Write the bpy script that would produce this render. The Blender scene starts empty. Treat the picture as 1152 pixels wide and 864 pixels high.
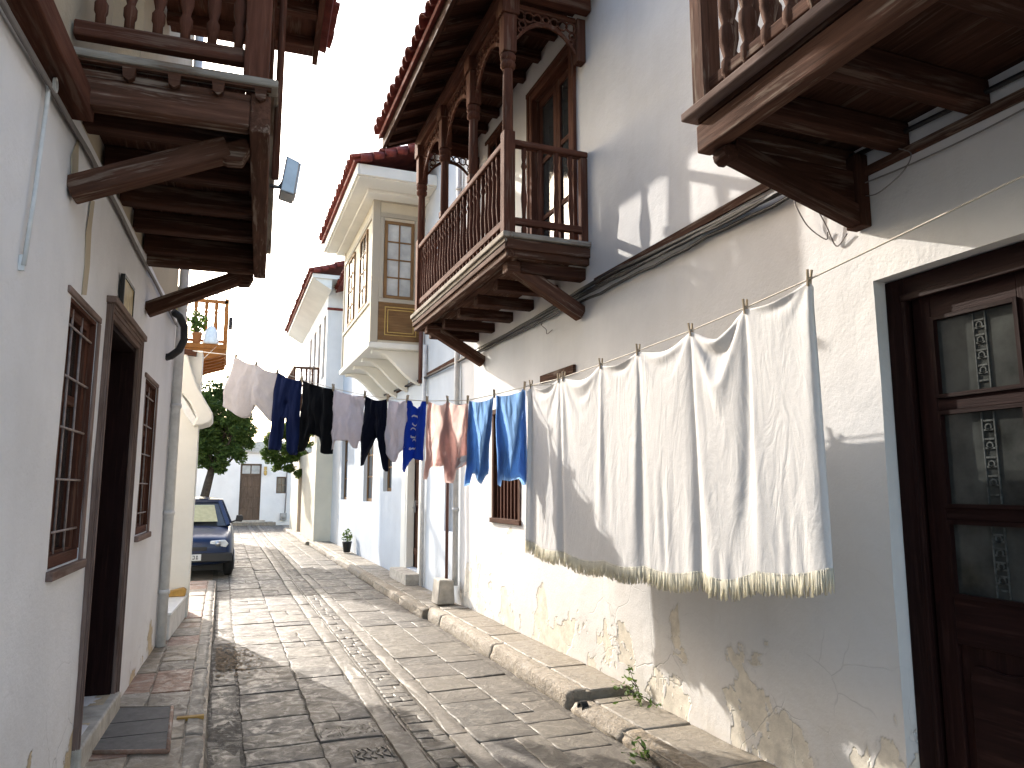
import bpy, bmesh, math, random
from mathutils import Vector, Matrix, noise
R = math.radians
random.seed(7)
SC = bpy.context.scene
COL = SC.collection
V = Vector

# ------------------------------------------------------------------ materials
def new_mat(name):
    m = bpy.data.materials.new(name); m.use_nodes = True
    nt = m.node_tree; nt.nodes.clear()
    return m, nt
class G:
    """small node graph helper"""
    def __init__(s, nt): s.nt = nt
    def n(s, t, **k):
        x = s.nt.nodes.new(t)
        for a, b in k.items(): setattr(x, a, b)
        return x
    def l(s, a, b): s.nt.links.new(a, b)
    def coord(s, scale=(1,1,1), attr=None, loc=(0,0,0)):
        if attr:
            c = s.n('ShaderNodeAttribute', attribute_name=attr).outputs['Vector']
        else:
            c = s.n('ShaderNodeTexCoord').outputs['Object']
        mp = s.n('ShaderNodeMapping'); mp.inputs['Scale'].default_value = scale; mp.inputs['Location'].default_value = loc
        s.l(c, mp.inputs['Vector']); return mp.outputs['Vector']
    def noise(s, vec, scale, detail=6, rough=.6, dist=0.):
        x = s.n('ShaderNodeTexNoise'); x.inputs['Scale'].default_value = scale; x.inputs['Detail'].default_value = detail
        x.inputs['Roughness'].default_value = rough; x.inputs['Distortion'].default_value = dist
        s.l(vec, x.inputs['Vector']); return x.outputs['Fac']
    def ramp(s, fac, stops, interp='LINEAR'):
        x = s.n('ShaderNodeValToRGB'); cr = x.color_ramp; cr.interpolation = interp
        while len(cr.elements) < len(stops): cr.elements.new(.5)
        for e, (p, c) in zip(cr.elements, stops):
            e.position = p; e.color = (c, c, c, 1) if isinstance(c, (int, float)) else (*c, 1)
        s.l(fac, x.inputs['Fac']); return x.outputs['Color']
    def mix(s, fac, a, b, mode='MIX'):
        x = s.n('ShaderNodeMix', data_type='RGBA', blend_type=mode)
        for sock, val in ((x.inputs[0], fac), (x.inputs[6], a), (x.inputs[7], b)):
            if isinstance(val, (int, float)): sock.default_value = val
            elif isinstance(val, tuple): sock.default_value = (*val, 1)
            else: s.l(val, sock)
        return x.outputs[2]
    def math(s, op, a, b=None, c=None, clamp=False):
        x = s.n('ShaderNodeMath', operation=op, use_clamp=clamp)
        for sock, val in zip(x.inputs, (a, b, c)):
            if val is None: continue
            if isinstance(val, (int, float)): sock.default_value = val
            else: s.l(val, sock)
        return x.outputs[0]
    def bump(s, h, strength, dist, prev=None):
        x = s.n('ShaderNodeBump'); x.inputs['Strength'].default_value = strength; x.inputs['Distance'].default_value = dist
        s.l(h, x.inputs['Height'])
        if prev is not None: s.l(prev, x.inputs['Normal'])
        return x.outputs['Normal']
    def out(s, col, rough=.8, normal=None, spec=.3, metal=0., translucent=0., **kw):
        p = s.n('ShaderNodeBsdfPrincipled')
        for nm, val in (('Base Color', col), ('Roughness', rough), ('Metallic', metal), ('Specular IOR Level', spec)):
            if isinstance(val, (int, float)): p.inputs[nm].default_value = val
            elif isinstance(val, tuple): p.inputs[nm].default_value = (*val, 1)
            else: s.l(val, p.inputs[nm])
        if normal is not None: s.l(normal, p.inputs['Normal'])
        for k, v in kw.items(): p.inputs[k.replace('_', ' ')].default_value = v
        o = s.n('ShaderNodeOutputMaterial'); sh = p.outputs[0]
        if translucent > 0:
            t = s.n('ShaderNodeBsdfTranslucent')
            if isinstance(col, tuple): t.inputs['Color'].default_value = (*col, 1)
            else: s.l(col, t.inputs['Color'])
            if normal is not None: s.l(normal, t.inputs['Normal'])
            mx = s.n('ShaderNodeMixShader'); mx.inputs[0].default_value = translucent
            s.l(sh, mx.inputs[1]); s.l(t.outputs[0], mx.inputs[2]); sh = mx.outputs[0]
        s.l(sh, o.inputs['Surface']); return p

def zmask(g, top, soft):
    """1 near the ground, 0 above top (object z = world z)"""
    tc = g.n('ShaderNodeTexCoord'); sp = g.n('ShaderNodeSeparateXYZ'); g.l(tc.outputs['Object'], sp.inputs[0])
    return g.math('SUBTRACT', 1., g.math('DIVIDE', g.math('SUBTRACT', sp.outputs['Z'], top - soft), soft, clamp=True), clamp=True)

def plaster(name, base, under=(.50,.40,.27), peel=0., peel_top=1.0, grime=.35, bumpy=.5, drips=.2):
    m, nt = new_mat(name); g = G(nt); c = g.coord()
    n1 = g.noise(c, 1.1, 5, .6); n2 = g.noise(c, 9, 6, .65); n3 = g.noise(c, 55, 4, .6)
    dark = tuple(x*.86 for x in base)
    col = g.mix(g.ramp(n1, [(.35, 0.), (.7, 1.)]), dark, base)
    col = g.mix(g.math('MULTIPLY', g.ramp(n2, [(.45, 0.), (.75, 1.)]), .22), col, tuple(x*.84 for x in base))
    # streaks of rain dirt: noise stretched down the wall
    st = g.noise(g.coord((5, 5, .28)), 1.6, 5, .6)
    col = g.mix(g.math('MULTIPLY', g.ramp(st, [(.52, 0.), (.78, 1.)]), drips), col, tuple(a*b for a, b in zip(base, (.74,.70,.64))))
    # splash dirt along the foot of the wall
    foot = g.math('MULTIPLY', zmask(g, .75, .7), g.ramp(n2, [(.3, .25), (.65, 1.)]))
    col = g.mix(g.math('MULTIPLY', foot, grime), col, tuple(a*b for a, b in zip(base, (.72,.62,.47))))
    h = g.math('ADD', g.math('MULTIPLY', n2, .6), g.math('MULTIPLY', n3, .25))
    if peel > 0:
        pn = g.noise(g.coord((1., 1., .8), loc=(3.1, 7.7, 1.9)), 2.6, 5, .55, .35)
        pz = zmask(g, peel_top, peel_top*.8)
        pv = g.math('ADD', pn, g.math('MULTIPLY', g.math('SUBTRACT', pz, .5), .26))
        pm = g.ramp(pv, [(.655 - peel*.1, 0.), (.667 - peel*.1, 1.)])
        edge = g.ramp(pv, [(.635 - peel*.1, 0.), (.652 - peel*.1, 1.), (.667 - peel*.1, 1.), (.685 - peel*.1, 0.)])
        un = g.mix(g.ramp(n2, [(.3, 0.), (.7, 1.)]), tuple(x*.8 for x in under), tuple(min(1, x*1.25) for x in under))
        col = g.mix(g.math('MULTIPLY', edge, .35), col, tuple(x*.6 for x in base))
        col = g.mix(pm, col, un)
        # fine cracks
        vo = g.n('ShaderNodeTexVoronoi', feature='DISTANCE_TO_EDGE'); vo.inputs['Scale'].default_value = 2.7
        wv = g.n('ShaderNodeMix', data_type='RGBA'); wv.inputs[0].default_value = .12
        nn = g.n('ShaderNodeTexNoise'); nn.inputs['Scale'].default_value = 5.; g.l(c, nn.inputs['Vector'])
        g.l(c, wv.inputs[6]); g.l(nn.outputs['Color'], wv.inputs[7]); g.l(wv.outputs[2], vo.inputs['Vector'])
        ck = g.math('MULTIPLY', g.ramp(vo.outputs['Distance'], [(0., 1.), (.012, 0.)]), g.math('MULTIPLY', pz, g.ramp(n1, [(.48, 0.), (.55, 1.)])))
        col = g.mix(g.math('MULTIPLY', ck, .5), col, tuple(x*.5 for x in base))
        h = g.math('SUBTRACT', h, g.math('MULTIPLY', pm, 1.1))
        h = g.math('SUBTRACT', h, g.math('MULTIPLY', ck, .4))
    nb = g.bump(n1, .25*bumpy, .05)
    nb = g.bump(h, bumpy, .012, nb)
    g.out(col, .9, nb, .15)
    return m

def wood(name, c0, c1, worn=(.30,.24,.19), wear=.25, rough=.82, bump=.5, spec=.08):
    m, nt = new_mat(name); g = G(nt)
    v = g.coord((2.2, 38, 38), 'gr'); vb = g.coord((1.2, 5, 5), 'gr')
    n1 = g.noise(v, 1., 6, .65, .6); n2 = g.noise(vb, 2., 4, .6)
    n3 = g.noise(g.coord((5, 70, 70), 'gr'), 1., 3, .6)
    col = g.mix(g.ramp(n1, [(.3, 0.), (.7, 1.)]), c0, c1)
    col = g.mix(g.math('MULTIPLY', g.ramp(n2, [(.35, 0.), (.65, 1.)]), .5), col, tuple(x*.55 for x in c0))
    wm = g.math('MULTIPLY', g.ramp(g.math('ADD', g.math('MULTIPLY', n1, .55), g.math('MULTIPLY', n2, .5)), [(.56, 0.), (.64, 1.)]), wear)
    col = g.mix(wm, col, worn)
    oi = g.n('ShaderNodeObjectInfo').outputs['Random']
    col = g.mix(g.math('MULTIPLY', oi, .35), col, tuple(x*.45 for x in c0))
    nb = g.bump(g.math('ADD', n1, g.math('MULTIPLY', n3, .5)), bump, .006)
    g.out(col, g.ramp(n2, [(.3, rough), (.7, min(1, rough+.15))]), nb, spec)
    return m

def simple(name, col, rough=.6, spec=.4, metal=0., var=.15, scale=14, bump=.15, translucent=0., **kw):
    m, nt = new_mat(name); g = G(nt); n = g.noise(g.coord(), scale, 5, .6)
    c = g.mix(g.ramp(n, [(.3, 0.), (.7, 1.)]), tuple(x*(1-var) for x in col), tuple(min(1, x*(1+var*.6)) for x in col))
    g.out(c, rough, g.bump(n, bump, .005) if bump else None, spec, metal, translucent, **kw)
    return m

def cloth(name, col, transl=.25, var=.1, weave=220, crease=.3):
    m, nt = new_mat(name); g = G(nt); c = g.coord()
    n = g.noise(c, 12, 5, .65, 1.2); w = g.noise(c, weave, 2, .5); cr = g.noise(c, 26, 4, .7, 2.2)
    cc = g.mix(g.ramp(n, [(.3, 0.), (.7, 1.)]), tuple(x*(1-var) for x in col), col)
    wr = g.noise(g.coord((1, 1, .35)), 7, 3, .5, 2.5); nb = g.bump(wr, crease*.9, .03); nb = g.bump(cr, crease*.5, .010, nb); nb = g.bump(w, .12, .002, nb)
    g.out(cc, .92, nb, .1, 0., transl)
    return m

def stone(name, stops, scale=2.4, rough=.6, bump=.8, tint=True, speck=.3, dist=.015):
    """flagstone: tint attribute per slab picks the tone, noise gives veins, wear and pits"""
    m, nt = new_mat(name); g = G(nt); c = g.coord()
    n1 = g.noise(c, scale, 6, .62, .4); n2 = g.noise(c, scale*7, 6, .7); n3 = g.noise(c, 60, 3, .6)
    t = g.n('ShaderNodeAttribute', attribute_name='tint').outputs['Fac']
    col = g.ramp(g.math('ADD', t, g.math('MULTIPLY', g.math('SUBTRACT', n1, .5), .22)), stops)
    col = g.mix(g.math('MULTIPLY', g.ramp(n2, [(.42, 1.), (.62, 0.)]), speck), col, (.07,.06,.05))
    n4 = g.noise(c, scale*3.1, 7, .72, 1.1)
    col = g.mix(g.math('MULTIPLY', g.ramp(n4, [(.52, 0.), (.60, 1.)]), .55*min(1, speck*2)), col, (.31,.275,.225))
    col = g.mix(g.math('MULTIPLY', g.ramp(n4, [(.36, 1.), (.44, 0.)]), .6*min(1, speck*2)), col, (.075,.066,.056))
    h = g.math('ADD', g.math('MULTIPLY', n4, 1.1), g.math('ADD', g.math('MULTIPLY', n2, .7), g.math('MULTIPLY', n3, .15)))
    g.out(col, g.ramp(n4, [(.36, rough+.2), (.60, rough-.2)]), g.bump(h, bump, dist), .35)
    return m

def leafmat(name, c0, c1):
    m, nt = new_mat(name); g = G(nt)
    t = g.n('ShaderNodeAttribute', attribute_name='tint').outputs['Fac']
    col = g.mix(t, c0, c1)
    g.out(col, .5, None, .35, 0., .42)
    return m

M = {}
M['wall_near'] = plaster('white plaster peeling', (.72,.705,.69), under=(.60,.55,.465), peel=.27, peel_top=1.35, grime=.4, bumpy=.55, drips=.16)
M['wall_left'] = plaster('white plaster smooth', (.80,.785,.785), peel=.03, peel_top=.9, grime=.25, bumpy=.8, drips=.08)
M['wall_tan'] = plaster('bare tan render', (.50,.42,.31), grime=.1, bumpy=1., drips=.35)
M['wall_blue'] = plaster('pale blue plaster', (.56,.60,.645), peel=.0, grime=.25, bumpy=.3, drips=.12)
M['wall_cream'] = plaster('cream plaster', (.74,.70,.58), grime=.2, bumpy=.25, drips=.1)
M['wall_ivory'] = plaster('ivory plaster', (.78,.765,.70), grime=.2, bumpy=.25, drips=.08)
M['wall_far'] = plaster('far white plaster', (.78,.775,.76), grime=.2, bumpy=.25, drips=.08)
M['bay'] = plaster('beige painted boards', (.64,.58,.46), grime=0., bumpy=.25, drips=.3)
M['bay_dark'] = plaster('taupe painted trim', (.42,.38,.31), grime=0., bumpy=.2, drips=.3)
M['wood'] = wood('weathered brown wood', (.058,.028,.018), (.145,.069,.045), wear=.6)
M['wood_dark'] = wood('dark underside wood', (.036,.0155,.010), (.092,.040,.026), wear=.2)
M['wood_red'] = wood('red brown painted wood', (.078,.031,.020), (.155,.064,.041), wear=.25, rough=.8)
M['wood_deep'] = wood('deep maroon door wood', (.013,.0045,.004), (.027,.009,.0075), worn=(.07,.035,.028), wear=.25, rough=.62, spec=.1)
M['wood_lip'] = wood('whitish flaking board', (.24,.205,.165), (.44,.40,.345), worn=(.13,.075,.05), wear=.9, rough=.8)
M['wood_grey'] = wood('pinkish grey worn frame', (.16,.105,.085), (.30,.22,.19), worn=(.09,.045,.032), wear=.6, rough=.8)
M['wood_orange'] = wood('orange varnished wood', (.30,.10,.022), (.50,.19,.05), wear=.1, rough=.45)
M['wood_mid'] = wood('mid brown panel wood', (.17,.095,.045), (.30,.18,.085), wear=.15, rough=.6)
M['wood_far'] = wood('faded brown door wood', (.12,.085,.06), (.20,.145,.11), wear=.3, rough=.8)
M['gold'] = simple('golden moulding paint', (.48,.33,.10), .5)
M['tile'] = None
def tilemat():
    m, nt = new_mat('red clay tile'); g = G(nt); c = g.coord(); n = g.noise(c, 7, 5, .6); n2 = g.noise(c, 30, 5, .6)
    col = g.mix(g.ramp(n, [(.3, 0.), (.7, 1.)]), (.11,.023,.019), (.21,.048,.036))
    col = g.mix(g.math('MULTIPLY', g.ramp(n2, [(.5, 0.), (.75, 1.)]), .4), col, (.10,.06,.05))
    g.out(col, .85, g.bump(n2, .5, .01), .2); return m
M['tile'] = tilemat()
M['glass'] = simple('dark window glass', (.035,.038,.04), .06, .6, var=.3, scale=3, bump=0)
M['glass_milky'] = simple('dusty door glass', (.045,.048,.045), .12, .5, var=.6, scale=5, bump=.25)
M['curtain_glass'] = simple('glass over pale curtain', (.42,.43,.42), .12, .6, var=.25, scale=5, bump=0)
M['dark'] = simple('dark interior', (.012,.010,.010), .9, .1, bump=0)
M['black_cable'] = simple('black cable sheath', (.018,.017,.018), .5, .4)
M['white_cable'] = simple('white painted cable', (.62,.62,.61), .6, .3)
M['came'] = simple('dull lead and glass bits', (.075,.08,.076), .8, .1, var=.6, scale=40)
M['grey_cable'] = simple('grey conduit', (.20,.18,.17), .7, .3)
M['line'] = simple('clothes line cord', (.55,.50,.42), .7, .2)
M['peg'] = wood('bleached wooden peg', (.36,.28,.19), (.55,.46,.34), wear=.1)
M['iron'] = simple('pale rusty iron bar', (.30,.24,.22), .7, .4, var=.4, scale=30)
M['metal'] = simple('brushed grey metal', (.35,.35,.35), .4, .5, .8)
M['white_pipe'] = simple('white painted pipe', (.66,.65,.63), .6, .3)
M['brown_pipe'] = simple('brown painted downpipe', (.11,.045,.032), .5, .4)
M['concrete'] = simple('rough concrete', (.46,.42,.36), .95, .1, var=.3, scale=9, bump=.5)
M['step'] = simple('worn white step', (.62,.60,.56), .85, .2, var=.2, scale=6, bump=.4)
M['ochre'] = simple('ochre stone', (.42,.24,.06), .7, .3, var=.35, scale=9, bump=.3)
M['slab'] = simple('dark grey slate slab', (.095,.088,.085), .7, .3, var=.3, scale=18, bump=.6)
M['road'] = stone('street flagstones', [(0., (.081,.071,.057)), (.3, (.117,.101,.080)), (.6, (.146,.126,.096)), (.85, (.127,.109,.086)), (1., (.095,.086,.077))], 2.2, .62, .7, speck=.32, dist=.012)
M['mortar'] = stone('worn mortar bed', [(0., (.078,.067,.053)), (1., (.114,.098,.077))], 3., .8, .8, speck=.4)
M['band'] = stone('pale smooth kerb band', [(0., (.151,.132,.104)), (1., (.178,.154,.125))], 2.6, .6, .5, speck=.2)
M['pave'] = stone('pavement flagstones', [(0., (.17,.14,.11)), (.3, (.26,.205,.145)), (.5, (.30,.235,.165)), (.62, (.25,.13,.085)), (.78, (.28,.16,.105)), (.85, (.24,.20,.155)), (1., (.30,.26,.21))], 2.4, .62, .7, speck=.28, dist=.012)
M['pave_pale'] = stone('pale pavement flagstones', [(0., (.207,.173,.131)), (.5, (.253,.216,.164)), (1., (.282,.248,.202))], 2.4, .6, .8, speck=.3)
M['kerb'] = stone('rough kerb stone', [(0., (.24,.185,.12)), (.5, (.36,.30,.225)), (1., (.43,.375,.30))], 5., .75, 1.1, speck=.4, dist=.02)
M['earth'] = stone('dusty ground', [(0., (.26,.22,.17)), (1., (.34,.29,.23))], 1.2, .9, .6)
M['leaf'] = leafmat('citrus leaf', (.035,.072,.016), (.15,.225,.05))
M['leaf_light'] = leafmat('bright leaf', (.05,.10,.015), (.16,.24,.05))
M['bark'] = simple('grey brown bark', (.085,.065,.048), .9, .2, var=.4, scale=18, bump=.9)
M['debris'] = simple('dead brown leaves', (.21,.16,.11), .95, .1, var=.5, scale=30, bump=.6)
M['car'] = simple('navy car paint', (.005,.016,.055), .3, .3, .05, var=.1, scale=3, bump=0, Coat_Weight=.12, Coat_Roughness=.04)
M['car_trim'] = simple('black plastic trim', (.015,.015,.016), .5, .4)
M['tyre'] = simple('tyre rubber', (.02,.02,.02), .85, .2)
M['chrome'] = simple('silver rim', (.45,.45,.46), .3, .5, .9)
M['lamp_glass'] = simple('clear headlamp glass', (.55,.57,.58), .12, .8, bump=0)
M['plate'] = simple('white number plate', (.62,.62,.60), .5, .4)
M['ink'] = simple('black lettering', (.02,.02,.025), .6, .3)
M['yellow'] = simple('yellow sunshade', (.46,.42,.24), .6, .2)
M['brass'] = simple('brass plaque', (.34,.24,.07), .45, .5, .4, var=.4, scale=20)
M['pot'] = simple('terracotta pot', (.33,.12,.04), .8, .2)
M['white_pot'] = simple('white glazed pot', (.75,.75,.73), .4, .4)
M['c_white'] = cloth('white cotton', (.80,.785,.765), .30)
M['c_sheet'] = cloth('white cotton sheet', (.755,.745,.735), .24, .05, 260, .22)
M['c_fringe'] = cloth('cream yarn fringe', (.88,.845,.72), .5)
M['c_lilac'] = cloth('pale grey cotton', (.62,.585,.585), .30)
M['c_grey'] = cloth('whitish cotton jersey', (.68,.64,.68), .30)
M['c_navy'] = cloth('navy jersey', (.012,.020,.072), .12)
M['c_black'] = cloth('black jersey', (.006,.006,.007), .02)
M['c_ink'] = cloth('very dark navy jersey', (.006,.007,.016), .04)
M['c_royal'] = cloth('royal blue jersey', (.018,.06,.42), .25)
M['c_pink'] = cloth('dusty pink cotton', (.62,.455,.425), .65)
M['c_blue'] = cloth('mid blue cotton', (.165,.30,.54), .7)
M['c_print'] = cloth('pale print', (.70,.66,.62), .1)
# ------------------------------------------------------------------ mesh builder
def nz(x, y, z=0.): return noise.noise(V((x, y, z)))
class MB:
    def __init__(s): s.v = []; s.f = []; s.g = []; s.t = []; s.sm = []
    def add(s, vs, fs, gr=None, tint=None, smooth=False):
        o = len(s.v); rnd = V((random.random()*9, random.random()*9, random.random()*9))
        vs = [V(p) for p in vs]; s.v += vs
        s.g += [(V(q) + rnd) for q in (gr or vs)]
        s.t += [random.random() if tint is None else tint]*len(vs)
        for k, f in enumerate(fs): s.f.append(tuple(i+o for i in f)); s.sm.append(smooth[k] if isinstance(smooth, list) else smooth)
        return s
    def box(s, a, b, axis=None, tint=None):
        a = V(a); b = V(b); d = [abs(b[i]-a[i]) for i in range(3)]
        ax = d.index(max(d)) if axis is None else axis
        vs = [(x, y, z) for z in (a.z, b.z) for y in (a.y, b.y) for x in (a.x, b.x)]
        fs = [(0,2,3,1),(4,5,7,6),(0,1,5,4),(2,6,7,3),(0,4,6,2),(1,3,7,5)]
        o = [ax, (ax+1) % 3, (ax+2) % 3]
        return s.add(vs, fs, [(p[o[0]], p[o[1]], p[o[2]]) for p in vs], tint)
    def beam(s, p, q, w, h, up=(0,0,1), w2=None, h2=None, chamfer=0):
        p = V(p); q = V(q); d = (q-p); L = d.length; d.normalize(); up = V(up)
        sd = d.cross(up)
        if sd.length < 1e-4: sd = d.cross(V((0,1,0)))
        sd.normalize(); u = sd.cross(d)
        vs = []; gr = []
        for k, (c, ww, hh) in enumerate(((p, w, h), (q, w2 or w, h2 or h))):
            for i, j in ((-1,-1),(1,-1),(1,1),(-1,1)):
                vs.append(c + sd*(i*ww/2) + u*(j*hh/2)); gr.append((k*L, i*ww/2, j*hh/2))
        return s.add(vs, [(0,1,2,3)[::-1],(4,5,6,7),(0,1,5,4),(1,2,6,5),(2,3,7,6),(3,0,4,7)], gr)
    def tube(s, pts, r, n=8, cap=True, tint=None):
        pts = [V(p) for p in pts]; vs = []; gr = []; fs = []; L = 0.
        prev = None
        for i, p in enumerate(pts):
            t = (pts[min(i+1, len(pts)-1)] - pts[max(i-1, 0)]).normalized()
            if prev is None:
                a = t.cross(V((0,0,1)));  a = a if a.length > 1e-3 else t.cross(V((0,1,0)))
            else: a = prev - t*prev.dot(t)
            a.normalize(); prev = a; b = t.cross(a)
            if i: L += (p-pts[i-1]).length
            rr = r[i] if isinstance(r, (list, tuple)) else r
            for k in range(n):
                an = 2*math.pi*k/n
                vs.append(p + a*(rr*math.cos(an)) + b*(rr*math.sin(an))); gr.append((L, rr*math.cos(an), rr*math.sin(an)))
        for i in range(len(pts)-1):
            for k in range(n):
                fs.append((i*n+k, i*n+(k+1) % n, (i+1)*n+(k+1) % n, (i+1)*n+k))
        if cap:
            fs.append(tuple(range(n))[::-1]); fs.append(tuple(range((len(pts)-1)*n, len(pts)*n)))
        return s.add(vs, fs, gr, tint, True)
    def lathe(s, prof, base, n=10, axis=(0,0,1)):
        """prof: list of (height, radius)"""
        ax = V(axis); return s.tube([V(base)+ax*h for h, r in prof], [r for h, r in prof], n)
    def prism(s, poly, o, u, v, d, tint=None):
        """polygon (a,b) -> o+u*a+v*b, pushed along d"""
        o = V(o); u = V(u); v = V(v); d = V(d); n = len(poly)
        vs = [o+u*a+v*b for a, b in poly] + [o+u*a+v*b+d for a, b in poly]
        gr = [(a, b, 0) for a, b in poly] + [(a, b, d.length) for a, b in poly]
        fs = [tuple(range(n)), tuple(range(n, 2*n))[::-1]] + [(i, i+n, (i+1) % n+n, (i+1) % n) for i in range(n)]
        return s.add(vs, fs, gr, tint)
    def ring(s, c, r, w, u, v, d, n=10):
        """flat ring with thickness d in plane u,v"""
        c = V(c); u = V(u); v = V(v); d = V(d); vs = []; fs = []
        for k in range(n):
            an = 2*math.pi*k/n; e = u*math.cos(an)+v*math.sin(an)
            vs += [c+e*(r-w), c+e*r, c+e*(r-w)+d, c+e*r+d]
        for k in range(n):
            a = 4*k; b = 4*((k+1) % n)
            fs += [(a, a+1, b+1, b), (a+2, b+2, b+3, a+3), (a, b, b+2, a+2), (a+1, a+3, b+3, b+1)]
        return s.add(vs, fs)
    def grid(s, fn, nu, nv, smooth=True, tint=None):
        vs = [fn(i/nu, j/nv) for j in range(nv+1) for i in range(nu+1)]
        fs = [(j*(nu+1)+i, j*(nu+1)+i+1, (j+1)*(nu+1)+i+1, (j+1)*(nu+1)+i) for j in range(nv) for i in range(nu)]
        return s.add(vs, fs, None, tint, smooth)
    def mesh(s, name, off=V((0,0,0)), merge=False):
        me = bpy.data.meshes.new(name)
        me.from_pydata([p-off for p in s.v], [], s.f)
        a = me.attributes.new('gr', 'FLOAT_VECTOR', 'POINT'); a.data.foreach_set('vector', [c for q in s.g for c in q])
        a = me.attributes.new('tint', 'FLOAT', 'POINT'); a.data.foreach_set('value', s.t)
        me.polygons.foreach_set('use_smooth', s.sm)
        bm = bmesh.new(); bm.from_mesh(me)
        if merge: bmesh.ops.remove_doubles(bm, verts=bm.verts, dist=.0005)
        bmesh.ops.recalc_face_normals(bm, faces=bm.faces); bm.to_mesh(me); bm.free()
        me.update(); return me
    def build(s, name, mat, parent=None, bevel=0., off=None, merge=False, loc=None):
        if off is None: off = base_of(parent)
        o = bpy.data.objects.new(name, s.mesh(name, off, merge)); COL.objects.link(o)
        o.data.materials.append(M[mat] if isinstance(mat, str) else mat)
        if parent: o.parent = parent
        if loc is not None: o.location = loc
        if bevel:
            b = o.modifiers.new('bevel', 'BEVEL'); b.width = bevel; b.segments = 2; b.limit_method = 'ANGLE'; b.angle_limit = R(40)
        return o
BASE = {}
def base_of(o):
    while o is not None:
        if o.name in BASE: return BASE[o.name]
        o = o.parent
    return V((0,0,0))
def tag(o, label=None, cat=None, group=None, kind=None):
    if label: o['label'] = label
    if cat: o['category'] = cat
    if group: o['group'] = group
    if kind: o['kind'] = kind
    return o
def thing(name, label, cat, loc=(0,0,0), group=None, rot=0., local=False):
    o = bpy.data.objects.new(name, None); COL.objects.link(o); o.empty_display_size = .2
    o.location = loc; o.rotation_euler = (0, 0, rot)
    BASE[o.name] = V((0,0,0)) if local else V(loc)
    return tag(o, label, cat, group)
def solo(mb, name, mat, label, cat, loc, group=None, bevel=0., merge=False):
    """a thing that is one mesh; verts given in world space, origin moved to loc"""
    o = mb.build(name, mat, None, bevel, V(loc), merge, loc); return tag(o, label, cat, group)
def dup(o, parent=None, loc=None):
    c = o.copy(); COL.objects.link(c)
    if parent is not None: c.parent = parent
    if loc is not None: c.location = loc
    return c
def struct(mb, name, mat, merge=False, bevel=0.):
    return tag(mb.build(name, mat, None, bevel, merge=merge), kind='structure')

def wall_mesh(P, n, u0, u1, z0, z1, openings, step=.14, amp=.006, seed=0.):
    """plaster wall with real openings. P(u,z) -> point on the face, n = outward normal; openings (u0,u1,z0,z1,depth)"""
    mb = MB(); n = V(n)
    def cuts(a, b, marks):
        xs = sorted({round(a, 4), round(b, 4), *[round(m, 4) for m in marks if a < m < b]}); out = []
        for p, q in zip(xs, xs[1:]):
            k = max(1, int(math.ceil((q-p)/step))); out += [p+(q-p)*i/k for i in range(k)]
        return out + [xs[-1]]
    us = cuts(u0, u1, [o[i] for o in openings for i in (0, 1)]); zs = cuts(z0, z1, [o[i] for o in openings for i in (2, 3)])
    def pt(u, z, d):
        p = V(P(u, z)) - n*d
        w = amp*(nz(u*.9+seed, z*.9, d*2)*1.6 + nz(u*3.1, z*3.1, seed+5)*.8)
        return p + n*w + V((0, 0, 1))*amp*.6*nz(u*2, z*2, 9+seed) 
    def inside(u, z): return any(o[0] < u < o[1] and o[2] < z < o[3] for o in openings)
    q = []
    for i in range(len(us)-1):
        for j in range(len(zs)-1):
            if inside((us[i]+us[i+1])/2, (zs[j]+zs[j+1])/2): continue
            q.append([(us[i], zs[j], 0), (us[i+1], zs[j], 0), (us[i+1], zs[j+1], 0), (us[i], zs[j+1], 0)])
    for a, b, c, d, dep in openings:
        ku = [u for u in us if a-1e-5 <= u <= b+1e-5]; kz = [z for z in zs if c-1e-5 <= z <= d+1e-5]
        for p, r in zip(kz, kz[1:]):
            q.append([(a, p, 0), (a, r, 0), (a, r, dep), (a, p, dep)]); q.append([(b, p, 0), (b, p, dep), (b, r, dep), (b, r, 0)])
        for p, r in zip(ku, ku[1:]):
            if c > z0+.01: q.append([(p, c, 0), (p, c, dep), (r, c, dep), (r, c, 0)])
            q.append([(p, d, 0), (r, d, 0), (r, d, dep), (p, d, dep)])
    idx = {}; vs = []
    def vi(k):
        k = tuple(round(x, 4) for x in k)
        if k not in idx: idx[k] = len(vs); vs.append(pt(*k))
        return idx[k]
    fs = [tuple(vi(k) for k in f) for f in q]
    mb.add(vs, fs, None, .5, False)
    return mb
def sheet(mb, pts): mb.add(pts, [tuple(range(len(pts)))], None, .5); return mb

def baluster_mesh(h, r, kind=0):
    if kind == 0:    # slim turned
        prof = [(0, r*.9), (h*.10, r*.9), (h*.13, r*.6), (h*.17, r), (h*.22, r*.62), (h*.42, r*1.02), (h*.60, r*.7), (h*.74, r*.62), (h*.78, r), (h*.83, r*.6), (h*.88, r*.9), (h, r*.9)]
    else:            # stout, ringed
        prof = [(0, r*.8), (h*.08, r*.8), (h*.10, r*1.05), (h*.16, r*1.05), (h*.19, r*.65), (h*.27, r*1.1), (h*.35, r*1.1), (h*.38, r*.7), (h*.45, r*1.05), (h*.55, r*1.05), (h*.58, r*.65), (h*.66, r*1.12), (h*.74, r*1.05), (h*.78, r*.6), (h*.84, r), (h, r*.8)]
    mb = MB(); mb.lathe(prof, (0,0,0), 9); return mb
def row(proto, parent, pts):
    """copies of one part at the given points (root space); the first point takes the part itself"""
    for i, p in enumerate(pts):
        o = proto if i == 0 else dup(proto)
        o.location = p; o.rotation_euler = ((random.random()-.5)*.022, (random.random()-.5)*.022, random.random()*6.28)
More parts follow.
